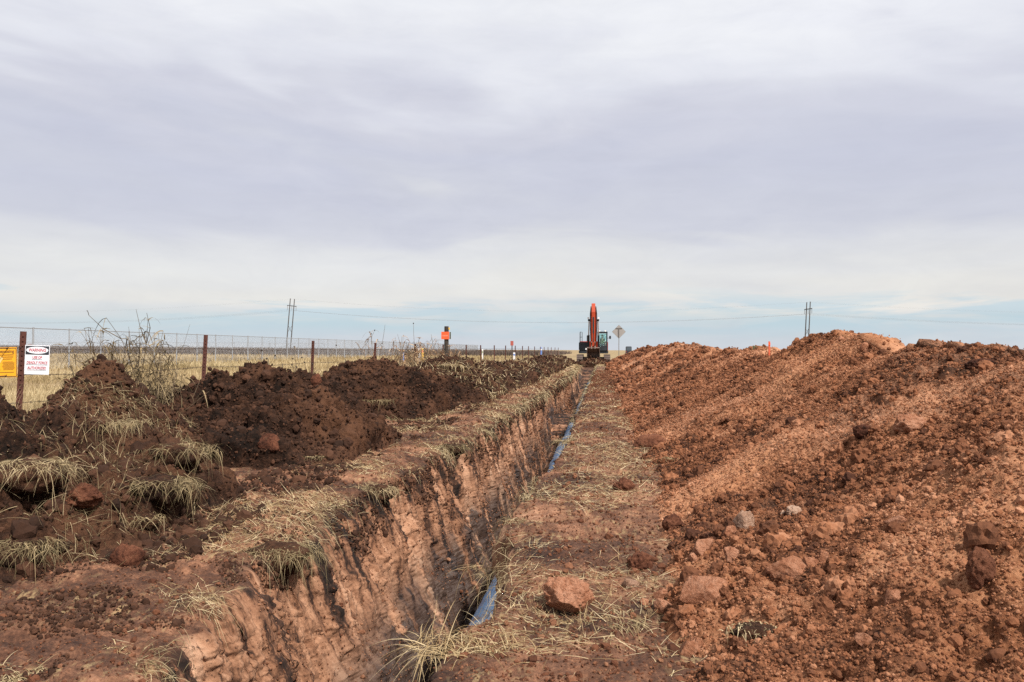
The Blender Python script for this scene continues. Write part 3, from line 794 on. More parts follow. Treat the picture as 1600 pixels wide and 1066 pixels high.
sod(845, 775, 36, 'smaller grass tuft on the right trench edge beside the short stretch of pipe', 150, (-.4, 0, .0), False, .14, .7)
sod(888, 690, 26, 'distant green-yellow tuft beside the joint in the blue pipe', 200, (-.3, 0, .2), False, .22, .6)
sod(958, 970, 56, 'flat straw tuft lying right of the big boulder', 120, (.5, -.4, -.2), False, .16, .6)
sod(1180, 990, 56, 'dark tuft of grass half buried in the right heap', 110, (.2, -.5, -.1), True, .07, .9)
sod(1052, 716, 24, 'little green tuft at the foot of the right heap', 140, (0, -.2, .2), False)
sod(25, 1050, 60, 'green and straw tuft in the bottom left corner', 240, (.2, -.5, 0), False, .12, .7)
sod(180, 1010, 26, 'few bent straws on bare clay near the bottom left', 26, (.2, -.4, 0), False, .12, .7, M_STRAW)

# ------------------------------------------------------------------ boulders, stones and big clods
M_ROCK = soil_material('clay_rock', (.12, .042, .023), (.31, .130, .070), (.50, .26, .165), None)
M_PALE = soil_material('pale_stone', (.16, .085, .052), (.34, .20, .135), (.50, .35, .26), None)
M_CLOD = soil_material('moist_clod', (.022, .010, .007), (.095, .035, .020), (.22, .090, .050), None)
G_ROCK = 'boulders, stones and large clods lying about the trench'
def boulder(px, py, wpx, hpx, label, mat=M_ROCK, name='boulder', cat='boulder', sink=.38, ang=.95, rough=.36, sub=5, yoff=None):
    loc, nor, d = hit(px, py + hpx * .35)
    wd, hh = wpx * d / FPX * 1.0, hpx * d / FPX * 1.0
    c = loc + Vector((0, wd * .25, hh * (.5 - sink)))
    o = rock_mesh(name, c, (wd * 1.05, wd * .95, hh * 1.25), mat, int(px * 3 + py) % 9973, None, sub, rough, (1, 1, 1), ang, random.uniform(0, .5))
    return tag(o, label, cat, G_ROCK)
boulder(888, 936, 74, 56, 'largest rusty boulder, lying alone on the flat ground right of the trench', ang=.97, sink=.33, sub=6)
boulder(1105, 918, 78, 58, 'wide clay boulder half buried at the foot of the right heap', sub=6, sink=.4)
boulder(1240, 884, 66, 52, 'clay boulder on the right heap with two small stones at its side', sub=6)
boulder(1269, 878, 24, 22, 'left of the two small stones touching the clay boulder on the heap', name='stone', cat='stone')
boulder(1289, 870, 22, 20, 'right of the two small stones beside the clay boulder on the heap', name='stone', cat='stone')
boulder(1097, 851, 34, 30, 'round stone above the wide half-buried boulder', name='stone', cat='stone')
boulder(1085, 872, 19, 15, 'little stone tucked under the round stone', name='stone', cat='stone')
boulder(1145, 864, 26, 26, 'upright block of clay right of the round stone', name='stone', cat='stone')
boulder(1163, 814, 34, 32, 'pale grey-pink stone on the lower slope of the right heap', M_PALE, 'stone', 'stone', ang=.85)
boulder(1141, 826, 22, 18, 'small tan stone leaning against the pale grey-pink stone', name='stone', cat='stone')
boulder(1242, 799, 28, 16, 'flat angular whitish stone on the right heap', M_PALE, 'stone', 'stone', ang=.9)
boulder(1226, 801, 12, 10, 'tiny white stone left of the flat angular one', M_PALE, 'stone', 'stone', sub=4)
boulder(1030, 930, 28, 20, 'tan stone in the row between big boulder and half-buried boulder', name='stone', cat='stone')
boulder(1039, 947, 32, 26, 'faceted stone just in front of the tan stone', name='stone', cat='stone', ang=.8)
boulder(985, 911, 24, 18, 'pinkish stone lying by itself right of the big boulder', M_PALE, 'stone', 'stone')
boulder(1006, 940, 16, 12, 'pebble-sized stone left of the faceted stone', name='stone', cat='stone', sub=4)
boulder(1076, 1014, 34, 28, 'reddish stone at the bottom of the right heap', name='stone', cat='stone')
boulder(1093, 1005, 26, 22, 'lighter stone resting behind the reddish one', name='stone', cat='stone')
boulder(1395, 930, 28, 24, 'squarish tan stone on the middle of the right heap', name='stone', cat='stone', ang=.85)
boulder(1352, 999, 30, 18, 'oval stone on the right heap near the bottom of the picture', name='stone', cat='stone')
boulder(1405, 812, 30, 24, 'clay lump on smooth slope of the right heap', name='stone', cat='stone')
boulder(977, 758, 34, 26, 'dark clod on the flat ground beside the trench', M_CLOD, 'clod', 'clod', ang=.3, rough=.4)
boulder(1016, 690, 54, 36, 'big dark red clod at the foot of the heap, midway to the excavator', M_CLOD, 'clod', 'clod', ang=.4, rough=.4)
boulder(1003, 876, 42, 34, 'crumbly dark clod behind the pinkish stone', M_CLOD, 'clod', 'clod', ang=.2, rough=.45)
boulder(1052, 815, 34, 28, 'dark brown clod at the toe of the right heap', M_CLOD, 'clod', 'clod', ang=.3, rough=.4)
boulder(1355, 673, 34, 24, 'round dark clod high on the right heap', M_CLOD, 'clod', 'clod', ang=.3)
boulder(1424, 662, 46, 30, 'long reddish clod right of the round dark clod', M_ROCK, 'clod', 'clod', ang=.4)
boulder(1536, 568, 38, 20, 'dark clod under the ridge near the right edge of the picture', M_CLOD, 'clod', 'clod', ang=.3)
boulder(1538, 884, 46, 54, 'blackish lump standing for the shaded hollow in the slope at the right edge', M_CLOD, 'clod', 'clod', ang=.2, rough=.5)  # dark lump put in place of a hollow that lies in shade
boulder(1317, 528, 15, 11, 'clod on the very top of the highest mound', M_ROCK, 'clod', 'clod', sub=4)
boulder(1353, 541, 17, 14, 'round clay ball near the top of the highest mound', M_ROCK, 'clod', 'clod', sub=4, ang=.2, rough=.15)
boulder(491, 590, 22, 26, 'upright dark clod standing in front of the third rusty fence post', M_CLOD, 'clod', 'clod', ang=.5)
boulder(190, 868, 55, 40, 'large dark clod at the foot of the near left heap', M_CLOD, 'clod', 'clod', ang=.4, rough=.4)
boulder(120, 770, 60, 36, 'reddish brown clod between the sods on the left', M_CLOD, 'clod', 'clod', ang=.4, rough=.4)
boulder(420, 690, 40, 26, 'dark clod low on the broad chocolate heap', M_CLOD, 'clod', 'clod', ang=.4, rough=.4)

# ------------------------------------------------------------------ bmesh building helpers
def box(bm, c, s, rot=None):
    r = bmesh.ops.create_cube(bm, size=1.0)
    m = Matrix.Translation(c) @ (rot.to_matrix().to_4x4() if rot else Matrix()) @ Matrix.Diagonal((s[0], s[1], s[2], 1))
    bmesh.ops.transform(bm, matrix=m, verts=r['verts'])
    return r['verts']
def tube(bm, a, b, r, n=8, r2=None):
    a, b = Vector(a), Vector(b)
    q = bmesh.ops.create_cone(bm, cap_ends=True, segments=n, radius1=r, radius2=r if r2 is None else r2, depth=(b - a).length)
    m = Matrix.Translation((a + b) / 2) @ (b - a).to_track_quat('Z', 'Y').to_matrix().to_4x4()
    bmesh.ops.transform(bm, matrix=m, verts=q['verts'])
def chain(bm, pts, r, n=6):
    for a, b in zip(pts[:-1], pts[1:]): tube(bm, a, b, r, n)
def prism(bm, prof, x0, x1):
    a = [bm.verts.new((x0, p[0], p[1])) for p in prof]; b = [bm.verts.new((x1, p[0], p[1])) for p in prof]
    bm.faces.new(a); bm.faces.new(b[::-1])
    for i in range(len(prof)):
        j = (i + 1) % len(prof)
        bm.faces.new((a[i], b[i], b[j], a[j]))
def obj(name, bm, mat, parent=None, bevel=0.0, smooth=False):
    bmesh.ops.recalc_face_normals(bm, faces=bm.faces[:])
    if bevel:
        bmesh.ops.bevel(bm, geom=[e for e in bm.edges if e.is_manifold and e.calc_face_angle(0) > .5], offset=bevel, segments=2, affect='EDGES', clamp_overlap=True)
    me = bpy.data.meshes.new(name); bm.to_mesh(me); bm.free()
    if smooth:
        for p in me.polygons: p.use_smooth = True
    me.materials.append(mat)
    o = bpy.data.objects.new(name, me); COL.objects.link(o)
    if parent: o.parent = parent
    return o
def thing(name, loc, label, cat, group=None, rz=0):
    o = bpy.data.objects.new(name, None); COL.objects.link(o)
    o.location = loc; o.rotation_euler = (0, 0, rz)
    return tag(o, label, cat, group)
B = bmesh.new

# ------------------------------------------------------------------ blue pipe
M_PIPE, _n, _p = material('blue_pipe')
_P = _n.pos()
_n.put(_p.inputs['Base Color'], _n.mix(_n.ramp(_n.noise(_P, 3.5, 6, .65), [(.54, 0), (.64, .85)]), _n.ramp(_n.noise(_P, 1.5, 4), [(.3, (.11, .28, .55)), (.7, (.18, .37, .62))]), (.22, .13, .085)))
_p.inputs['Roughness'].default_value = .42
M_BELL = simple('pipe_bell', (.15, .27, .46), .4, 0, .12, 3)
pipe = thing('water_pipe', (0, 0, 0), 'blue plastic water pipe laid along the bottom of the trench', 'pipe')
PXY = [-12, 2, 5, 8, 12, 17, 24, 34, 46, 60]
PXX = [-.86, -.89, -.94, -.93, -.85, -.80, -.74, -.63, -.58, -.45]
PZZ = [-1.14, -1.14, -1.16, -1.13, -1.12, -1.10, -1.10, -1.06, -1.02, -1.0]
def pipe_pt(y): return Vector((float(np.interp(y, PXY, PXX)) + .025 * math.sin(y * .9), y, float(np.interp(y, PXY, PZZ)) + .02 * math.sin(y * .6)))
ends = [-8, -2, 4.2, 10.4, 16.6, 22.8, 29, 35.2, 41.4, 47.6, 53.8, 60]
for a, b in zip(ends[:-1], ends[1:]):
    bm = B()
    ys = np.linspace(a, b, 12)
    rings = []
    for q in ys:
        c = pipe_pt(q)
        rings.append([bm.verts.new((c.x + .17 * math.cos(t), q, c.z + .17 * math.sin(t))) for t in np.linspace(0, 2 * math.pi, 28, endpoint=False)])
    for r0, r1 in zip(rings[:-1], rings[1:]):
        for i in range(28): bm.faces.new((r0[i], r0[(i + 1) % 28], r1[(i + 1) % 28], r1[i]))
    s = obj('pipe_section', bm, M_PIPE, pipe, 0, True)
    bm = B(); tube(bm, pipe_pt(a) + Vector((0, -.02, 0)), pipe_pt(a + .32), .192, 28)
    obj('bell', bm, M_BELL, s, .006, True)

# ------------------------------------------------------------------ excavator
EX = Vector((-.38, 67.0, 0.06))
M_OR = simple('orange_paint', (.33, .032, .010), .5, 0, .2, 1.5)
M_ORL = simple('lighter_orange_paint', (.44, .058, .017), .5, 0, .15, 1.5)  # lighter step of the same orange, used on the stick
M_BLK = simple('dark_grey_paint', (.022, .027, .032), .5, 0, .3, 2)
M_TRK = simple('dusty_track_steel', (.115, .082, .068), .75, .1, .4, 4, .01)
M_CHR = simple('cylinder_rod', (.62, .62, .63), .25, .6, .05, 4)
M_GRY = simple('worn_bucket_steel', (.21, .15, .12), .6, .2, .3, 3)
M_LAMP = simple('lamp_lens', (.85, .85, .82), .2, 0, .03, 4)
mg, ng_, pg = material('cab_glass')
pg.inputs['Base Color'].default_value = (.62, .86, .84, 1); pg.inputs['Roughness'].default_value = .03
pg.inputs['Transmission Weight'].default_value = .9; pg.inputs['IOR'].default_value = 1.1
M_GLASS = mg
ex = thing('excavator', EX, 'orange and dark grey tracked excavator straddling the far end of the trench', 'excavator')
def track(sx):
    cx = sx * 1.13
    prof = []
    for t in np.linspace(math.pi / 2, 3 * math.pi / 2, 9): prof.append((-1.75 + .42 * math.cos(t), .43 + .42 * math.sin(t)))
    for t in np.linspace(-math.pi / 2, math.pi / 2, 9): prof.append((1.75 + .42 * math.cos(t), .43 + .42 * math.sin(t)))
    bm = B(); prism(bm, prof, cx - .25, cx + .25)
    # grouser bars on the shoes
    L_ = [(Vector((0, a[0], a[1])), Vector((0, b[0], b[1]))) for a, b in zip(prof, prof[1:] + prof[:1])]
    for a, b in L_:
        n_ = max(1, int((b - a).length / .17))
        for k in range(n_):
            p = a.lerp(b, (k + .5) / n_); d = (b - a).normalized(); nr = Vector((0, -d.z, d.y))
            if nr.dot(p - Vector((0, 0, .43))) < 0: nr = -nr
            ang = math.atan2(d.z, d.y)
            box(bm, (cx, p.y + nr.y * .015, p.z + nr.z * .015), (.52, .05, .05), Euler((ang, 0, 0)))
    tr = obj('track', bm, M_TRK, ex)
    for yy in (-1.75, 1.75):
        bm = B(); tube(bm, (cx - .255, yy, .43), (cx + .255, yy, .43), .34, 16); obj('roller', bm, M_BLK, tr)
for s in (-1, 1): track(s)
bm = B(); box(bm, (0, 0, .52), (1.8, 1.7, .3)); tube(bm, (0, 0, .62), (0, 0, .98), .55, 24); obj('undercarriage', bm, M_BLK, ex, .02)
bm = B(); box(bm, (0, .35, 1.1), (2.45, 3.4, .24)); obj('house_deck', bm, M_BLK, ex, .02)
bm = B(); box(bm, (-.83, .1, 1.58), (.8, 2.6, .72)); box(bm, (-.83, -1.25, 1.42), (.72, .3, .36)); body = obj('tank_housing', bm, M_BLK, ex, .05)
bm = B(); box(bm, (-.60, -1.415, 1.36), (.16, .03, .14)); obj('work_lamp', bm, M_LAMP, body)
bm = B(); box(bm, (0, 1.55, 1.62), (2.45, 1.0, .8)); obj('engine_hood', bm, M_OR, ex, .05)
bm = B(); prism(bm, [(1.7, 1.0), (2.35, 1.15), (2.45, 1.5), (2.35, 1.95), (1.7, 1.95)], -1.24, 1.24); obj('counterweight', bm, M_OR, ex, .05)
bm = B(); tube(bm, (-.5, 1.3, 2.0), (-.5, 1.3, 2.5), .07, 12); obj('exhaust_pipe', bm, M_BLK, ex)
bm = B(); chain(bm, [(-1.15, -.9, 1.9), (-1.15, -.9, 2.72), (-1.12, -.75, 2.8), (-1.1, .3, 2.8), (-1.1, .3, 1.9)], .022); chain(bm, [(-.95, -.9, 1.9), (-.95, -.9, 2.72), (-1.0, -.8, 2.8)], .022); chain(bm, [(-1.15, -.9, 2.35), (-.95, -.9, 2.35)], .02); obj('handrail', bm, M_BLK, ex)
bm = B(); box(bm, (-.45, -.7, 2.13), (.25, .3, .3)); tube(bm, (-.52, -.7, 2.2), (-.52, -.7, 2.5), .06, 10); obj('air_cleaner', bm, M_BLK, ex, .02)
# cab: frame posts, roof, lower panel, rear; panes; seat
cx0, cx1, cy0, cy1, cz0, cz1 = .32, 1.16, -1.45, .15, 1.22, 2.80
bm = B()
for xx in (cx0 + .045, cx1 - .045):
    for yy in (cy0 + .05, cy1 - .05): box(bm, (xx, yy, (cz0 + cz1) / 2), (.09, .10, cz1 - cz0 - .01))
box(bm, ((cx0 + cx1) / 2, (cy0 + cy1) / 2, cz1 - .05), (cx1 - cx0 + .02, cy1 - cy0 + .02, .12))
box(bm, ((cx0 + cx1) / 2, cy0 + .05, cz0 + .2), (cx1 - cx0 + .01, .09, .42))
box(bm, ((cx0 + cx1) / 2, (cy0 + cy1) / 2, cz0 + .03), (cx1 - cx0, cy1 - cy0, .08))
box(bm, (cx1 - .04, (cy0 + cy1) / 2, cz0 + .34), (.06, cy1 - cy0, .66)); box(bm, (cx0 + .04, (cy0 + cy1) / 2, cz0 + .34), (.06, cy1 - cy0, .66))
cab = obj('cab', bm, M_BLK, ex, .02)
bm = B(); box(bm, ((cx0 + cx1) / 2, cy0 + .03, cz0 + .92), (cx1 - cx0 - .17, .012, 1.02)); obj('windscreen', bm, M_GLASS, cab)
for xx in (cx0 + .03, cx1 - .03):
    bm = B(); box(bm, (xx, (cy0 + cy1) / 2, cz0 + 1.07), (.012, cy1 - cy0 - .2, .78)); obj('side_window', bm, M_GLASS, cab)
bm = B(); box(bm, ((cx0 + cx1) / 2, cy1 - .03, cz0 + .92), (cx1 - cx0 - .17, .012, 1.02)); obj('rear_window', bm, M_GLASS, cab)
bm = B(); box(bm, (.74, -.5, 1.62), (.48, .48, .14)); box(bm, (.74, -.26, 1.95), (.46, .12, .6)); obj('seat', bm, M_BLK, cab, .03)
for xx in (.5, .98):
    bm = B(); tube(bm, (xx, cy0 - .02, cz1 + .06), (xx, cy0 + .08, cz1 + .06), .06, 12); obj('cab_light', bm, M_LAMP, cab)
bm = B(); chain(bm, [(cx1, cy0 + .05, 2.25), (cx1 + .2, cy0 - .1, 2.3)], .015); mir = obj('mirror', bm, M_BLK, ex)
bm = B(); box(bm, (cx1 + .21, cy0 - .12, 2.32), (.16, .07, .26)); obj('mirror_housing', bm, M_BLK, mir, .02)
# boom (side profile in y,z), stick, cylinders, bucket
bm = B(); prism(bm, [(-.55, 1.25), (-1.15, 1.2), (-2.2, 2.7), (-3.0, 3.75), (-4.3, 4.45), (-4.35, 4.65), (-2.85, 4.35), (-1.75, 3.25), (-.5, 1.75)], -.24, .24); boom = obj('boom', bm, M_OR, ex, .03)
for s in (-.19, .19):
    bm = B(); box(bm, (s, -4.25, 4.55), (.06, .4, .42)); obj('boom_tip', bm, M_BLK, boom)
st = bm = B(); prism(bm, [(-4.1, 4.95), (-4.45, 5.0), (-4.62, 4.3), (-4.35, 1.55), (-4.15, 1.55), (-4.05, 4.2)], -.15, .15); stick = obj('stick', bm, M_ORL, ex, .02)
bm = B(); tube(bm, (0, -2.9, 4.55), (0, -3.7, 4.85), .085, 14); tube(bm, (0, -3.7, 4.85), (0, -4.2, 4.93), .05, 12); obj('stick_cylinder', bm, M_BLK, boom)
for s in (-1, 1):
    bm = B(); tube(bm, (s * .40, -1.25, 1.2), (s * .40, -1.95, 2.5), .085, 14); cyl = obj('boom_cylinder', bm, M_BLK, ex)
    bm = B(); tube(bm, (s * .40, -1.95, 2.5), (s * .36, -2.72, 3.72), .045, 12); obj('rod', bm, M_CHR, cyl)
    bm = B(); tube(bm, (s * .27, -2.72, 3.72), (s * .46, -2.72, 3.72), .09, 14); obj('pin', bm, M_BLK, cyl)
    bm = B(); box(bm, (s * .42, -2.95, 3.88), (.14, .08, .11)); obj('boom_light', bm, M_LAMP, boom)
    bm = B(); chain(bm, [(s * .22, -1.1, 1.6), (s * .27, -2.4, 3.1), (s * .27, -3.2, 4.2), (s * .20, -4.2, 4.75)], .03, 6); obj('hose', bm, M_BLK, boom)
bm = B(); tube(bm, (0, -4.78, 3.9), (0, -4.72, 2.6), .07, 12); tube(bm, (0, -4.72, 2.6), (0, -4.66, 1.9), .04, 12); obj('bucket_cylinder', bm, M_BLK, stick)
bm = B()
for s in (-.13, .13): chain(bm, [(s, -4.66, 1.9), (s, -4.30, 1.62), (s, -4.55, 1.35)], .045, 8)
obj('linkage', bm, M_GRY, stick)
bm = B(); prism(bm, [(-4.55, 1.45), (-4.1, 1.5), (-3.6, 1.05), (-3.45, .5), (-3.75, .1), (-4.25, .05), (-4.2, .12), (-3.8, .2), (-3.55, .55), (-3.72, 1.0), (-4.15, 1.38), (-4.5, 1.36)], -.5, .5)
for s in (-.5, .5): prism(bm, [(-4.5, 1.36), (-4.15, 1.38), (-3.72, 1.0), (-3.55, .55), (-3.8, .2), (-4.2, .12)], s - .015, s + .015)
bk = obj('bucket', bm, M_GRY, ex)
for k in range(5):
    bm = B(); prism(bm, [(-4.2, .05), (-4.2, .13), (-4.48, .09)], -.47 + k * .235 - .04, -.47 + k * .235 + .04); obj('tooth', bm, M_GRY, bk)
bm = B(); box(bm, (0, -1.72, .30), (1.7, .12, .28)); obj('front_frame', bm, M_TRK, ex, .02)
ex.scale = (.94, .94, .94)

# operator in the cab: one skinned body, seated, hands on the levers
def skin_body(name, joints, edges, mat, root=0, sub=2, parent=None):
    me = bpy.data.meshes.new(name)
    me.from_pydata([j[0] for j in joints], edges, [])
    o = bpy.data.objects.new(name, me); COL.objects.link(o)
    o.modifiers.new('skin', 'SKIN')
    for i, j in enumerate(joints):
        me.skin_vertices[0].data[i].radius = (j[1], j[1] if len(j) < 3 else j[2])
        me.skin_vertices[0].data[i].use_root = (i == root)
    o.modifiers.new('sub', 'SUBSURF').levels = sub
    o.modifiers['sub'].render_levels = sub
    bpy.context.view_layer.update()
    me2 = bpy.data.meshes.new_from_object(o.evaluated_get(bpy.context.evaluated_depsgraph_get()))
    bpy.data.objects.remove(o)
    for p in me2.polygons: p.use_smooth = True
    me2.materials.clear(); me2.materials.append(mat)
    o = bpy.data.objects.new(name, me2); COL.objects.link(o)
    if parent: o.parent = parent
    return o
M_SKIN = simple('skin', (.42, .24, .17), .6, 0, .1, 5)
M_JEANS = simple('denim', (.05, .07, .11), .9, 0, .2, 8)
M_VEST = simple('hi_vis_vest', (.52, .50, .13), .7, 0, .1, 5)
M_CAP = simple('dark_cap', (.03, .035, .04), .8, 0, .1, 5)
M_REDS_LIP = simple('lips', (.30, .12, .10), .6, 0, .1, 5)
M_HAIR = simple('brown_hair', (.05, .03, .02), .8, 0, .1, 5)
jo = [((0, 0, .10), .16, .13), ((0, .02, .30), .16, .12), ((0, .02, .48), .19, .12), ((0, .02, .58), .075), ((0, -.01, .66), .07), ((0, -.02, .74), .088, .10), ((0, -.02, .83), .08, .095)]
ed = [(i, i + 1) for i in range(6)]
for s in (-1, 1):
    k = len(jo)
    jo += [((s * .19, .02, .50), .06), ((s * .25, -.08, .26), .046), ((s * .24, -.32, .22), .034), ((s * .24, -.40, .23), .028, .04)]
    ed += [(2, k), (k, k + 1), (k + 1, k + 2), (k + 2, k + 3)]
    for f in range(4):
        m_ = len(jo); fx = s * .24 + (f - 1.5) * .02
        jo += [((fx, -.455, .235), .010), ((fx, -.485 - .004 * (f in (1, 2)), .205), .008)]
        ed += [(k + 3, m_), (m_, m_ + 1)]
    m_ = len(jo); jo += [((s * .24 - s * .045, -.42, .225), .011), ((s * .24 - s * .05, -.455, .205), .009)]; ed += [(k + 3, m_), (m_, m_ + 1)]
    k = len(jo)
    jo += [((s * .11, -.02, .07), .10), ((s * .16, -.42, .09), .075), ((s * .16, -.50, -.28), .05), ((s * .16, -.62, -.30), .04)]
    ed += [(0, k), (k, k + 1), (k + 1, k + 2), (k + 2, k + 3)]
per = skin_body('person', jo, ed, M_SKIN)
per.location = EX + Vector((.74, -.46, 1.60)) * .94; per.scale = (.94, .94, .94)
tag(per, 'operator in yellow hi-vis vest and dark cap sitting in the excavator cab', 'person')
# vest and trousers follow the body
vj = [((0, 0, .08), .175, .145), ((0, .02, .28), .178, .138), ((0, .02, .46), .205, .138), ((0, .02, .54), .11, .10)]
skin_body('vest', vj, [(0, 1), (1, 2), (2, 3)], M_VEST, 0, 2, per)
tj = [((0, 0, .07), .17, .14)] + [q for s in (-1, 1) for q in (((s * .11, -.02, .06), .112), ((s * .16, -.42, .09), .087), ((s * .16, -.50, -.26), .062))]
skin_body('trousers', tj, [(0, 1), (1, 2), (2, 3), (0, 4), (4, 5), (5, 6)], M_JEANS, 0, 2, per)
bm = B(); bmesh.ops.create_uvsphere(bm, u_segments=16, v_segments=10, radius=.112)
bmesh.ops.delete(bm, geom=[v for v in bm.verts if v.co.z < -.01], context='VERTS')
box(bm, (0, -.12, .0), (.16, .12, .012)); c_ = obj('cap', bm, M_CAP, per, 0, True); c_.location = (0, -.02, .86)
bm = B()
box(bm, (0, -.125, .775), (.022, .03, .04)); fz = obj('nose', bm, M_SKIN, per, .006)
for s in (-.036, .036):
    bm = B(); bmesh.ops.create_uvsphere(bm, u_segments=8, v_segments=6, radius=.012, matrix=Matrix.Translation((s, -.112, .80))); obj('eye', bm, M_CAP, per)
bm = B(); box(bm, (0, -.114, .72), (.045, .01, .01)); obj('mouth', bm, M_REDS_LIP, per)
for s in (-.092, .092):
    bm = B(); bmesh.ops.create_uvsphere(bm, u_segments=8, v_segments=6, radius=.026, matrix=Matrix.Translation((s, -.01, .785)) @ Matrix.Diagonal((.4, .8, 1.2, 1))); obj('ear', bm, M_SKIN, per, 0, True)
bm = B(); bmesh.ops.create_uvsphere(bm, u_segments=14, v_segments=10, radius=.1, matrix=Matrix.Translation((0, .012, .79)) @ Matrix.Diagonal((1, .95, 1.05, 1))); obj('hair', bm, M_HAIR, per, 0, True)

# ------------------------------------------------------------------ barbed wire fence with T-posts
M_RUST = simple('rusty_post', (.080, .026, .018), .85, .1, .4, 25, .003)
M_WIRE = simple('barbed_wire', (.075, .05, .042), .7, .3, .3, 30)
M_DRY = simple('grey_stick', (.20, .155, .095), .9, 0, .3, 20)
FX = -6.4
fence = thing('barbed_wire_fence', (FX, 8.6, 0), 'rusty barbed wire fence on T-posts running along the field behind the dark heaps', 'fence')
fy = [4.1, 8.6, 12.9, 18.1, 23.2, 28.6, 34.0, 40, 45.2, 50.3, 55.5, 61, 66, 71, 76.5, 82, 87, 92, 97, 103, 109]
frnd = random.Random(5)
post_xy = []
def fence_x(y): return FX + max(0, y - 45) * .018
for i, y in enumerate(fy):
    lean = R(frnd.uniform(1.5, 3.2)) if i < 5 else R(frnd.uniform(-1, 1.5))
    bm = B(); H = 1.43 if i != 2 else 1.47; zb = -.3
    th = .007 if i < 8 else .012
    box(bm, (0, -.012, (H + zb) / 2), (.064, th * 1.5, H - zb)); box(bm, (0, .012, (H + zb) / 2), (th * 1.5, .036, H - zb))
    if i < 8:
        for k in range(26): box(bm, (0, -.022, .06 + k * .053), (.016, .012, .022))
    bmesh.ops.rotate(bm, cent=(0, 0, 0), matrix=Matrix.Rotation(frnd.uniform(-.3, .6), 3, 'Z'), verts=bm.verts[:])
    bmesh.ops.rotate(bm, cent=(0, 0, 0), matrix=Matrix.Rotation(lean, 3, 'Y'), verts=bm.verts[:])
    bmesh.ops.translate(bm, vec=(fence_x(y) - FX, y - 8.6, float(gz(y))), verts=bm.verts[:])
    obj('post', bm, M_RUST, fence)
    post_xy.append((fence_x(y) - FX, y - 8.6, lean, float(gz(y))))
for wz in (1.25, .95, .64, .33):
    bm = B()
    for a, b in zip(post_xy[:-1], post_xy[1:]):
        pa = Vector((a[0] + math.sin(a[2]) * wz, a[1] - .03, wz + a[3])); pb = Vector((b[0] + math.sin(b[2]) * wz, b[1] - .03, wz + b[3]))
        pts = [pa.lerp(pb, t) + Vector((0, 0, -.03 * 4 * t * (1 - t))) for t in np.linspace(0, 1, 7)]
        rr = .0035 if a[1] < 20 else .006
        chain(bm, pts, rr, 5)
        if a[1] < 22:
            n_ = int((pb - pa).length / .14)
            for k in range(n_):
                t = (k + .5) / n_
                p = pa.lerp(pb, t) + Vector((0, 0, -.03 * 4 * t * (1 - t)))
                for q in range(2):
                    v = Vector((frnd.uniform(-1, 1), frnd.uniform(-.3, .3), frnd.uniform(-1, 1))).normalized() * .018
                    tube(bm, p - v, p + v, .0022, 4)
    obj('wire', bm, M_WIRE, fence)
for y, h in ((10.0, 1.12), (15.7, 1.05), (16.4, .95), (20.6, 1.0), (26.5, 1.1)):
    bm = B(); chain(bm, [(0, y - 8.6, -.1), (frnd.uniform(-.02, .02), y - 8.6, h * .5), (frnd.uniform(-.03, .03), y - 8.6, h)], .012, 6); obj('stay', bm, M_DRY, fence)

# signs wired to the fence
def text_part(name, body, size, loc, mat, parent, align='CENTER', shear=0.0, sx=1.0, bold=0.0):
    cu = bpy.data.curves.new(name, 'FONT'); cu.body = body; cu.size = size; cu.align_x = align; cu.align_y = 'CENTER'
    cu.extrude = .0008; cu.shear = shear; cu.offset = bold
    t = bpy.data.objects.new(name, cu); COL.objects.link(t)
    bpy.context.view_layer.update()
    me = bpy.data.meshes.new_from_object(t.evaluated_get(bpy.context.evaluated_depsgraph_get()))
    bpy.data.objects.remove(t)
    me.materials.clear(); me.materials.append(mat)
    o = bpy.data.objects.new(name, me); COL.objects.link(o); o.parent = parent
    o.location = loc; o.rotation_euler = (math.pi / 2, 0, 0); o.scale = (sx, 1, 1)
    return o
M_WHITE = simple('sign_white', (.74, .75, .80), .5, 0, .04, 8)
M_INK = simple('sign_black', (.018, .024, .034), .6, 0, .1, 8)
M_REDINK = simple('sign_red', (.42, .06, .08), .6, 0, .2, 30)
M_YEL = simple('sign_yellow', (.78, .36, .012), .5, 0, .08, 6)
M_YINK = simple('faded_sign_ink', (.22, .09, .01), .6, 0, .2, 20)
M_YPALE = simple('bleached_sign_patch', (.80, .52, .20), .6, 0, .15, 20)
def sign_frame(name, px, py, Y, label):
    p = at(px, py, Y)
    return thing(name, p, label, 'sign')
ws = sign_frame('warning_sign', 58.0, 562.5, 8.62, 'white warning sign with black header and red lettering hung on the barbed wire')
sw, sh = .245, .325
ws.rotation_euler = (0, R(1.6), R(22))
bm = B(); box(bm, (0, 0, 0), (sw, .004, sh)); obj('panel', bm, M_WHITE, ws, .0015)
bm = B(); box(bm, (0, -.0035, .107), (sw - .014, .003, .094)); hd = obj('header', bm, M_INK, ws)
bm = B(); q = bmesh.ops.create_cone(bm, cap_ends=True, segments=40, radius1=.5, radius2=.5, depth=.003)
bmesh.ops.transform(bm, matrix=Matrix.Translation((0, -.0065, .107)) @ Matrix.Rotation(math.pi / 2, 4, 'X') @ Matrix.Diagonal((sw - .026, .078, 1, 1)), verts=q['verts'])
obj('oval', bm, M_WHITE, hd)
text_part('lettering', 'WARNING', .048, (0, -.009, .107), M_REDINK, hd, sx=.74, shear=.12, bold=.0012)
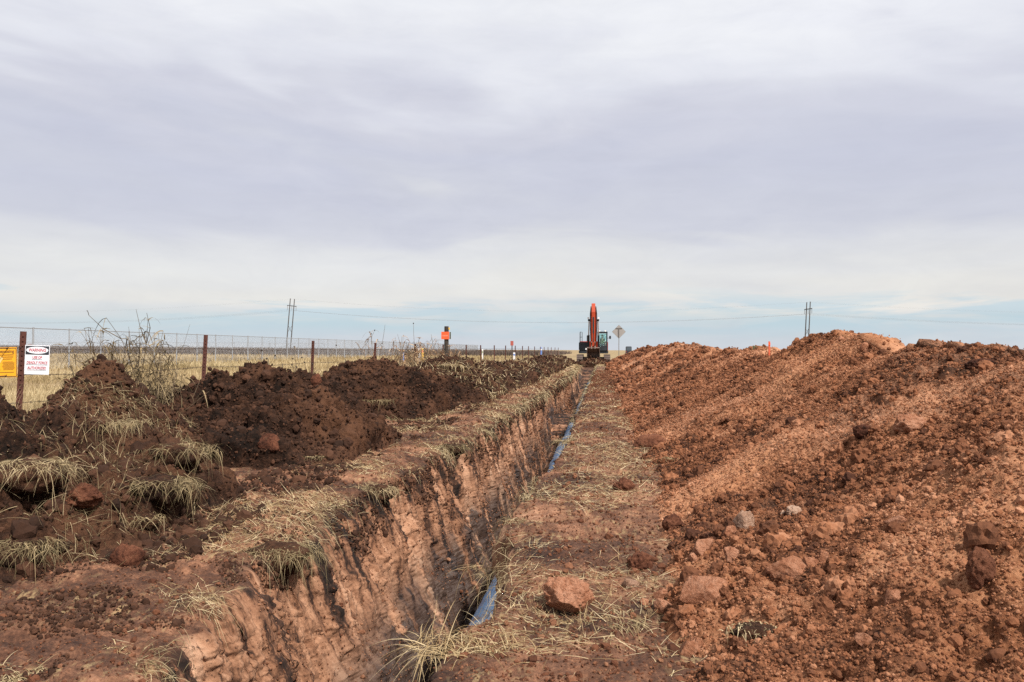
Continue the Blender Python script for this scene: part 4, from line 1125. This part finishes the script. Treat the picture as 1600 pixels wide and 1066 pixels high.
for tx, zz, sz, wx, sc in (('USE OF', .026, .040, .100, .74), ('DEADLY FORCE', -.032, .040, .215, .72), ('AUTHORIZED', -.090, .040, .185, .74)):
    text_part('lettering', tx, sz, (0, -.0032, zz), M_REDINK, ws, sx=sc, shear=.12, bold=.0010)
    bm = B(); box(bm, (0, -.003, zz - .0225), (wx, .002, .003)); obj('underline', bm, M_INK, ws)
ys_ = sign_frame('trespassing_sign', 2.0, 566.5, 8.35, 'bright yellow no trespassing sign cut by the left picture edge')
ys_.rotation_euler = (0, R(-1.5), R(22))
yw, yh = .30, .325
bm = B(); box(bm, (0, 0, 0), (yw, .004, yh)); obj('panel', bm, M_YEL, ys_, .0015)
bm = B()
for (c, s) in (((0, .152), (yw - .012, .006)), ((0, -.152), (yw - .012, .006)), ((-.144, 0), (.005, .30)), ((.144, 0), (.005, .30))): box(bm, (c[0], -.003, c[1]), (s[0], .002, s[1]))
obj('border', bm, M_INK, ys_)
text_part('lettering', 'No Trespassing', .047, (0, -.0032, .118), M_YINK, ys_, sx=.84, bold=.0012)
bm = B()
rl = random.Random(3)
for k in range(3): box(bm, (.0 + rl.uniform(-.01, .01), -.003, .080 - k * .022), (.25 - k * .02, .0015, .008))
for k in range(9):
    for j in range(2): box(bm, (-.07 + j * .14 + rl.uniform(-.004, .004), -.003, .005 - k * .0105), (.115 + rl.uniform(-.02, .005), .0015, .004))
box(bm, (0, -.003, -.108), (.24, .0015, .006))
obj('printed_lines', bm, M_YINK, ys_)
bm = B(); box(bm, (-.02, -.0045, .035), (.06, .001, .06), Euler((0, .5, 0))); box(bm, (-.03, -.0045, -.05), (.03, .001, .08), Euler((0, .1, 0))); obj('bleached_patch', bm, M_YPALE, ys_, .0004)

# ------------------------------------------------------------------ wooden post with orange sign, small red sign, utility markers
M_WOOD = simple('weathered_wood', (.040, .030, .024), .9, 0, .4, 12, .01)
M_ORS = simple('orange_sign_face', (.78, .115, .03), .55, 0, .08, 3)
M_ORT = simple('orange_sign_text', (.85, .30, .20), .55, 0, .05, 3)
M_GRN = simple('sign_back_green', (.30, .33, .20), .6, 0, .1, 3)
M_REDS = simple('small_red_sign', (.38, .09, .07), .6, 0, .15, 3)
M_YM = simple('yellow_marker', (.72, .46, .06), .55, 0, .1, 4)
M_WM = simple('white_marker', (.72, .72, .72), .55, 0, .06, 4)
M_BM = simple('blue_marker', (.12, .22, .52), .55, 0, .1, 4)
p = at(697.5, 550, 34)
wp = thing('wooden_post', (p.x, 34, float(gz(34))), 'thick dark wooden post carrying a bright orange sign', 'post')
ztop = at(697.5, 510, 34).z - float(gz(34))
bm = B(); tube(bm, (0, 0, -.3), (0, 0, ztop), .098, 16, .092); obj('pole', bm, M_WOOD, wp, .01)
sg = thing('orange_sign', (p.x - .03, 34 - .12, at(697, 524.5, 34).z), 'bright orange square sign nailed to the thick wooden post', 'sign')
bm = B(); box(bm, (0, 0, 0), (.33, .006, .31)); obj('panel', bm, M_ORS, sg, .002)
bm = B()
for k in range(2): box(bm, (0, -.004, .01 - k * .03), (.24, .003, .018))
obj('lettering', bm, M_ORT, sg)
bm = B(); box(bm, (.19, .1, 0), (.006, .16, .29), Euler((0, 0, .5))); obj('side_panel', bm, M_GRN, sg)
bm = B(); box(bm, (.115, -.02, ztop - .10), (.05, .08, .09)); obj('small_tag', bm, M_YM, wp, .005)
p = at(800, 548, 60)
rs = thing('small_red_sign', (p.x, 60, float(gz(60))), 'small dull red sign on a dark post halfway along the fence', 'sign')
zc = at(800, 536.5, 60).z - float(gz(60))
bm = B(); tube(bm, (0, 0, -.2), (0, 0, zc + .1), .035, 8); obj('post', bm, M_WOOD, rs)
bm = B(); box(bm, (0, -.05, zc), (.22, .03, .33)); obj('panel', bm, M_REDS, rs, .004)
def marker(px, ytop, Y, hgt, wd, mat, label, head=None):
    p = at(px, ytop, Y)
    o = thing('marker_post', (p.x, Y, p.z - hgt), label, 'marker post', 'slim utility markers in the field')
    bm = B(); prism(bm, [(-.02, -.3), (.02, -.3), (.02, hgt - .04), (0, hgt), (-.02, hgt - .04)], -wd / 2, wd / 2); obj('blade', bm, mat, o, .005)
    bm = B(); box(bm, (0, -.024, hgt * .72), (wd * .8, .004, hgt * .22)); obj('label_band', bm, head or M_WM, o)
marker(655, 545, 70, .85, .19, M_WM, 'white marker post left of the yellow one in the field', M_GRN)
marker(660.5, 544.5, 71, .9, .17, M_YM, 'yellow marker post in the field left of the orange-signed post', M_ORT)
marker(630, 551, 66, .5, .15, M_BM, 'short blue marker among the weeds left of the white one')
marker(754, 546, 80, .95, .12, M_WM, 'slim white marker post at the far end of the chain-link fence', M_GRN)
marker(751, 546.5, 82, .9, .11, M_YM, 'faded yellow marker beside the slim white marker', M_ORT)
marker(845.5, 543, 92, .8, .22, M_BM, 'small blue and white marker on the far stretch of barbed wire', M_WM)
marker(803.5, 551, 58, .55, .14, M_WM, 'low white marker at the foot of the small red sign', M_BM)

# ------------------------------------------------------------------ chain-link fences
M_GALV = simple('galvanised_steel', (.34, .36, .39), .5, .4, .12, 4)
M_MESH = simple('chain_link_wire', (.34, .35, .37), .55, .4, .1, 4)
def chain_link(name, label, A, Bp, H, spacing, pitch, wr, prad, end=False):
    A, Bp = Vector(A), Vector(Bp); L = (Bp - A).length; d = (Bp - A).normalized(); s = Vector((-d.y, d.x, 0))
    root = thing(name, A, label, 'fence')
    n_ = int(L / spacing)
    for k in range(n_ + 1):
        q = d * (k * spacing); big = 1.35 if k % 9 == 2 else 1.0
        bm = B(); tube(bm, q + Vector((0, 0, -.2)), q + Vector((0, 0, H + (.06 if big > 1 else .02))), prad * big, 8); tube(bm, q + Vector((0, 0, H + .02)), q + Vector((0, 0, H + .06)), prad * big * 1.15, 8)
        obj('post', bm, M_GALV, root)
    bm = B(); tube(bm, (0, 0, H), d * L + Vector((0, 0, H)), prad * .75, 8); obj('top_rail', bm, M_GALV, root)
    if pitch:
        m_ = int((L + H) / pitch)
        k = np.arange(-int(H / pitch), m_)
        V = []; F = []
        hh = H - .06
        for sg in (1, -1):
            x0 = k * pitch if sg == 1 else k * pitch + hh
            x1 = x0 + sg * hh
            ok = (np.minimum(x0, x1) > 0) & (np.maximum(x0, x1) < L)
            a, b = x0[ok], x1[ok]; m2 = len(a)
            P0 = np.array(d)[None] * a[:, None] + np.array([0, 0, .04]); P1 = np.array(d)[None] * b[:, None] + np.array([0, 0, hh])
            dv = (np.array(d)[None] * sg + np.array([0, 0, 1])) / math.sqrt(2)
            pv = (np.array(d)[None] * -sg * 1.0 + np.array([0, 0, 1])) / math.sqrt(2) * wr
            sv = np.array(s)[None] * wr
            base = sum(len(v) for v in V)
            ring = [pv, sv, -pv, -sv]
            V.append(np.concatenate([np.stack([P0 + r for r in ring], 1), np.stack([P1 + r for r in ring], 1)], 1).reshape(-1, 3))
            idx = base + np.arange(m2)[:, None, None] * 8
            F.append((idx + np.array([[0, 1, 5, 4], [1, 2, 6, 5], [2, 3, 7, 6], [3, 0, 4, 7]])[None]).reshape(-1, 4))
        np_mesh('mesh_fabric', np.concatenate(V), np.concatenate(F), M_MESH, root, False)
    return root
chain_link('chain_link_fence', 'tall galvanised chain-link fence crossing the field behind the barbed wire', (-29.8, 35.2, .05), (-29.8, 206, .1), 2.22, 3.02, .055, .0017, .036)
chain_link('far_chain_link_fence', 'faint chain-link fence far across the field, parallel to the horizon', (-150, 172, .1), (-58, 172, .1), 2.35, 4.0, .16, .005, .04)

# ------------------------------------------------------------------ small hut roof far left
p = at(48, 536, 210)
hut = thing('hut', (p.x, 210, .1), 'small hut with reddish brown roof beyond the brush at far left', 'hut')
M_ROOF = simple('brown_roof', (.13, .065, .055), .8, 0, .2, 2)
M_HWALL = simple('hut_wall', (.25, .19, .15), .9, 0, .2, 2)
bm = B(); box(bm, (0, 0, .6), (2.4, 2.4, 1.4)); hw = obj('wall', bm, M_HWALL, hut)
bm = B(); prism(bm, [(-1.5, 1.28), (1.5, 1.28), (.25, 2.15), (-.25, 2.15)], -1.5, 1.5)
for v in bm.verts:
    if v.co.z > 2: v.co.x *= .15
obj('roof', bm, M_ROOF, hut)
bm = B(); box(bm, (.3, -1.215, .55), (.8, .04, 1.2)); obj('door', bm, M_WOOD, hut)

# ------------------------------------------------------------------ road sign seen from behind, far vehicle, stake
p = at(967, 518.5, 79)
rsn = thing('road_sign', (p.x, 79, .12), 'grey back of a diamond road sign on a steel post behind the excavator', 'road sign')
zc = p.z - .12
M_ALU = simple('sign_back_aluminium', (.33, .315, .30), .55, .3, .06, 2)
bm = B(); box(bm, (0, 0, zc), (.92, .008, .92), Euler((0, R(45), 0))); obj('panel', bm, M_ALU, rsn, .004)
M_BRACE = simple('sign_brace', (.17, .16, .15), .6, .3, .1, 2)
bm = B(); box(bm, (0, -.03, zc + .33), (.62, .04, .06)); obj('brace', bm, M_BRACE, rsn)
bm = B(); box(bm, (0, -.055, zc / 2 + .1), (.06, .045, zc + .42)); obj('post', bm, M_BRACE, rsn)
p = at(982, 541.5, 150)
car = thing('parked_van', (p.x, 150, .12), 'dark vehicle roof showing behind the right heap beside the road sign', 'van')
M_CAR = simple('dark_car_paint', (.022, .026, .032), .35, 0, .15, 1)
M_CGL = simple('dark_car_glass', (.05, .065, .08), .1, 0, .1, 1)
M_TYRE = simple('tyre_rubber', (.015, .015, .015), .9, 0, .2, 3)
M_TAIL = simple('tail_lamp', (.3, .02, .015), .3, 0, .1, 3)
hv = p.z - .12
bm = B(); prism(bm, [(-1.9, .3), (1.6, .3), (1.75, .75), (.9, .95), (.3, hv - .03), (-1.6, hv), (-1.85, 1.0)], -.5, .5); bd = obj('body', bm, M_CAR, car, .06)
bm = B(); box(bm, (0, -1.745, (hv + 1.0) / 2 - .02), (.78, .02, (hv - 1.0) * .62), Euler((-.2, 0, 0))); obj('rear_window', bm, M_CGL, bd)
for s in (-.44, .44):
    for yy in (-1.15, 1.05):
        bm = B(); tube(bm, (s - .09, yy, .32), (s + .09, yy, .32), .32, 20); obj('wheel', bm, M_TYRE, car)
    bm = B(); box(bm, (s * .95, -1.90, .85), (.1, .04, .2)); obj('tail_lamp', bm, M_TAIL, bd)
M_STK = simple('orange_stake', (.65, .12, .05), .7, 0, .1, 5)
loc = drop(at(1202, 540, 15.5).x, 15.5)
zt = at(1202, 533.5, 15.5).z
sk = thing('survey_stake', (loc.x, 15.5, loc.z), 'thin orange stake standing on the ridge of the right heap', 'stake')
bm = B(); box(bm, (0, 0, (zt - loc.z) / 2 - .05), (.03, .012, max(.1, zt - loc.z) + .1)); obj('lath', bm, M_STK, sk, .002)
bm = B(); box(bm, (0, -.009, zt - loc.z - .05), (.036, .006, .05)); obj('ribbon', bm, M_ORS, sk)

# ------------------------------------------------------------------ H-frame power poles and lines
M_POLE = simple('grey_wood_pole', (.085, .083, .085), .9, 0, .2, .5)
M_INS = simple('insulator', (.20, .21, .23), .5, 0, .1, 3)
M_LINE = simple('conductor', (.22, .23, .25), .6, 0, .1, 1)
pA = at(450, 541, 346); pB = at(1259.5, 548, 335)
line_dir = (pB - pA); line_dir.z = 0; line_dir.normalize()
arm_ang = math.atan2(line_dir.y, line_dir.x) + math.pi / 2
def hframe(loc, H, half, skew, lean, label):
    o = thing('power_pole', (loc.x, loc.y, 0), label, 'power pole', 'H-frame poles of the power line')
    a = arm_ang + skew; v = Vector((math.cos(a), math.sin(a), 0))
    ln = Vector((math.tan(lean), 0, 1))
    for s in (-1, 1):
        b = v * (half * s)
        bm = B(); tube(bm, b + Vector((0, 0, -1)), b + ln * H, .26, 10, .19); obj('pole', bm, M_POLE, o)
    za = H * .865
    c = ln * za
    bm = B(); q = box(bm, (0, 0, 0), (half * 4.3, .22, .30), Euler((0, 0, a)))
    bmesh.ops.translate(bm, vec=c, verts=bm.verts[:]); arm = obj('crossarm', bm, M_POLE, o)
    for s in (-2.05, 0, 2.05):
        bm = B(); tube(bm, c + v * (half * s), c + v * (half * s) + Vector((0, 0, -1.9)), .10, 8); obj('insulator', bm, M_INS, arm)
    bm = B(); chain(bm, [v * -half + ln * (H * .50), v * half + ln * (H * .36)], .07, 6); chain(bm, [v * half + ln * (H * .50), v * -half + ln * (H * .36)], .07, 6); obj('brace', bm, M_POLE, o)
    top = Vector((loc.x, loc.y, 0))
    return [top + v * (half * s) + ln * H for s in (-1, 1)], [top + c + v * (half * s) + Vector((0, 0, -1.9)) for s in (-2.05, 0, 2.05)]
HA = at(450, 467, 346).z; HB = at(1260, 472, 335).z
tA, cA = hframe(pA, HA, 2.0, R(-2), R(4.6), 'left H-frame power pole standing beyond the chain-link fence')
tB, cB = hframe(pB, HB, 2.0, R(8), R(2.6), 'right H-frame power pole rising behind the dirt mound')
def wires(P0, P1, sag, rad):
    bm = B(); pts = [P0.lerp(P1, t) - Vector((0, 0, sag * 4 * t * (1 - t))) for t in np.linspace(0, 1, 41)]
    chain(bm, pts, rad, 5)
    return bm
span = (pB - pA)
nm = ['upper ground wire of the power line', 'second ground wire of the power line', 'nearest conductor of the power line', 'middle conductor of the power line', 'farthest conductor of the power line']
pts = list(zip(tA + cA, tB + cB))
offL, offR = Vector((-215, 14, -3.2)), Vector((215, -12, -2.5))
for i, (a, b) in enumerate(pts):
    rad = .009 if i < 2 else .018
    s_ = 4.6 if i < 2 else 4.3
    bm = wires(a, b, s_, rad)
    bm2 = wires(a + offL, a, 3.6, rad); me = bpy.data.meshes.new('t'); bm2.to_mesh(me); bm2.free(); bm.from_mesh(me); bpy.data.meshes.remove(me)
    bm2 = wires(b, b + offR, 3.6, rad); me = bpy.data.meshes.new('t'); bm2.to_mesh(me); bm2.free(); bm.from_mesh(me); bpy.data.meshes.remove(me)
    tag(obj('power_line', bm, M_LINE), nm[i] + ' strung between the two H-frame poles', 'power line', 'wires of the power line')

# ------------------------------------------------------------------ tall weeds along the fence
G_WEED = 'tall dry weeds along the barbed wire fence'
def weed(x, y, H, label, stems=10, spread=.25, rad=.2, branch=4, leaves=60, leafL=.16, seed=0, heads=0, mat=M_LEAF, sr=.004, name='dry_weed', lean=(0, 0)):
    rg = random.Random(seed)
    z0 = float(gz(y)) - .02
    root = thing(name, (x, y, z0), label, 'weed', G_WEED)
    bm = B(); tips = []; along = []
    sr = max(sr, .00045 * y)
    for s in range(stems):
        a = rg.uniform(0, 6.28); r0 = rad * math.sqrt(rg.random())
        p = Vector((math.cos(a) * r0, math.sin(a) * r0, 0)); h = H * (rg.uniform(.5, 1.0) if s else 1.0)
        d = Vector((rg.gauss(lean[0], spread), rg.gauss(lean[1], spread), 1)).normalized()
        pl = [p]
        for k in range(6):
            d = (d + Vector((rg.gauss(0, .10), rg.gauss(0, .10), -.02 * k))).normalized()
            pl.append(pl[-1] + d * h / 6); along.append((pl[-1], d, k / 6))
        for k, (u, v) in enumerate(zip(pl[:-1], pl[1:])): tube(bm, u, v, sr * (1.2 - .15 * k), 5, sr * (1.05 - .15 * k))
        tips.append(pl[-1])
        for b in range(rg.randint(0, branch)):
            k = rg.randint(2, 5); u = pl[k]; dd = (d + Vector((rg.gauss(0, .6), rg.gauss(0, .6), .2))).normalized()
            m_ = u + dd * h * .12; e = m_ + (dd + Vector((rg.gauss(0, .3), rg.gauss(0, .3), .3))).normalized() * h * .12
            tube(bm, u, m_, sr * .6, 4); tube(bm, m_, e, sr * .5, 4, sr * .3); tips.append(e); along.append((m_, dd, .8)); along.append((e, dd, .95))
    st = obj('stem', bm, M_STEM, root)
    if leaves:
        pk = [along[rg.randrange(len(along))] for _ in range(leaves)]
        base = np.array([q[0][:] for q in pk]); dr = np.array([(Vector((rg.gauss(0, 1), rg.gauss(0, 1), rg.uniform(.1, .9)))).normalized()[:] for q in pk])
        n_ = leaves
        blades('leaves', base, dr, RNG.uniform(.5, 1.2, n_) * leafL, np.maximum(.015, .0010 * y) * RNG.uniform(.5, 1.3, n_), RNG.uniform(.5, 1.5, n_), mat, 5, root)
    if heads:
        bm = B()
        for t in tips[:heads]: bmesh.ops.create_icosphere(bm, subdivisions=1, radius=max(.018, .0009 * y), matrix=Matrix.Translation(t))
        obj('seed_head', bm, M_WOOD, root)
    return root
weed(-5.3, 9.15, 1.5, 'big tangled dry weed thicket between the straw-covered heap and second fence post', 85, .22, .42, 7, 1500, .26, 1, 0, M_LEAF, .0055)
weed(-5.25, 9.0, 1.72, 'tallest thin dry stalk with a broken top rising from the thicket', 5, .07, .12, 4, 60, .22, 2, 0, M_LEAF, .007)
weed(-5.5, 10.0, 1.62, 'slender paired stalks right of the tallest stalk', 5, .09, .2, 2, 26, .16, 3)
weed(-7.3, 11.1, 1.45, 'thin bare weed stalks behind the warning sign', 4, .07, 1.1, 1, 10, .15, 4, name='weed_stalk')
weed(-5.9, 8.4, .8, 'dry curly weed at the back of the straw-covered heap', 14, .35, .35, 4, 110, .26, 5, 0, M_FIELD)
weed(-6.5, 8.3, .62, 'low sprawling straw-coloured weed under the warning sign', 16, .5, .45, 3, 130, .30, 6, 0, M_FIELD)
weed(-5.6, 13.4, 1.25, 'spotty leaved weed left of the rounded dark heap', 7, .2, .25, 4, 60, .10, 7, 10)
weed(-6.1, 17.0, 1.45, 'dark branched weed behind the rounded dark heap', 8, .16, .35, 4, 60, .12, 8, 12)
weed(-5.9, 21.4, 1.95, 'tall slim bare weed with thin side branches', 1, .05, .02, 6, 0, .12, 9, 0)
weed(-6.1, 24.4, 1.75, 'reddish dry weed clump left of the orange-signed post', 34, .10, .75, 3, 420, .30, 10, 8, M_RED)
weed(-6.3, 28.8, 1.72, 'reddish tall grass clump in front of the orange-signed post', 44, .09, .9, 2, 520, .34, 11, 0, M_RED)
weed(-6.3, 32.3, 1.5, 'tawny grass clump at the base of the orange-signed post', 44, .12, 1.0, 2, 520, .38, 12, 0, M_RED)
weed(-6.2, 27.4, 2.15, 'wispy tall stalks standing left of the orange-signed post', 5, .06, .6, 2, 14, .18, 13, 6)
weed(-7.4, 18.2, 1.35, 'leaning bare grey stick standing behind the fence', 1, .02, .02, 1, 0, .1, 14, 0, M_LEAF, .014, 'dead_stalk', (-.12, 0))
q = drop(at(1186, 545, 16.6).x, 16.6)
wd = weed(q.x, q.y, .18, 'small green weed growing on the ridge of the right heap', 9, .35, .22, 2, 60, .09, 15, 0, grass_material('green_weed_leaf', (.05, .10, .05), (.11, .15, .08), (.22, .20, .12)))
wd.location.z = q.z - .03
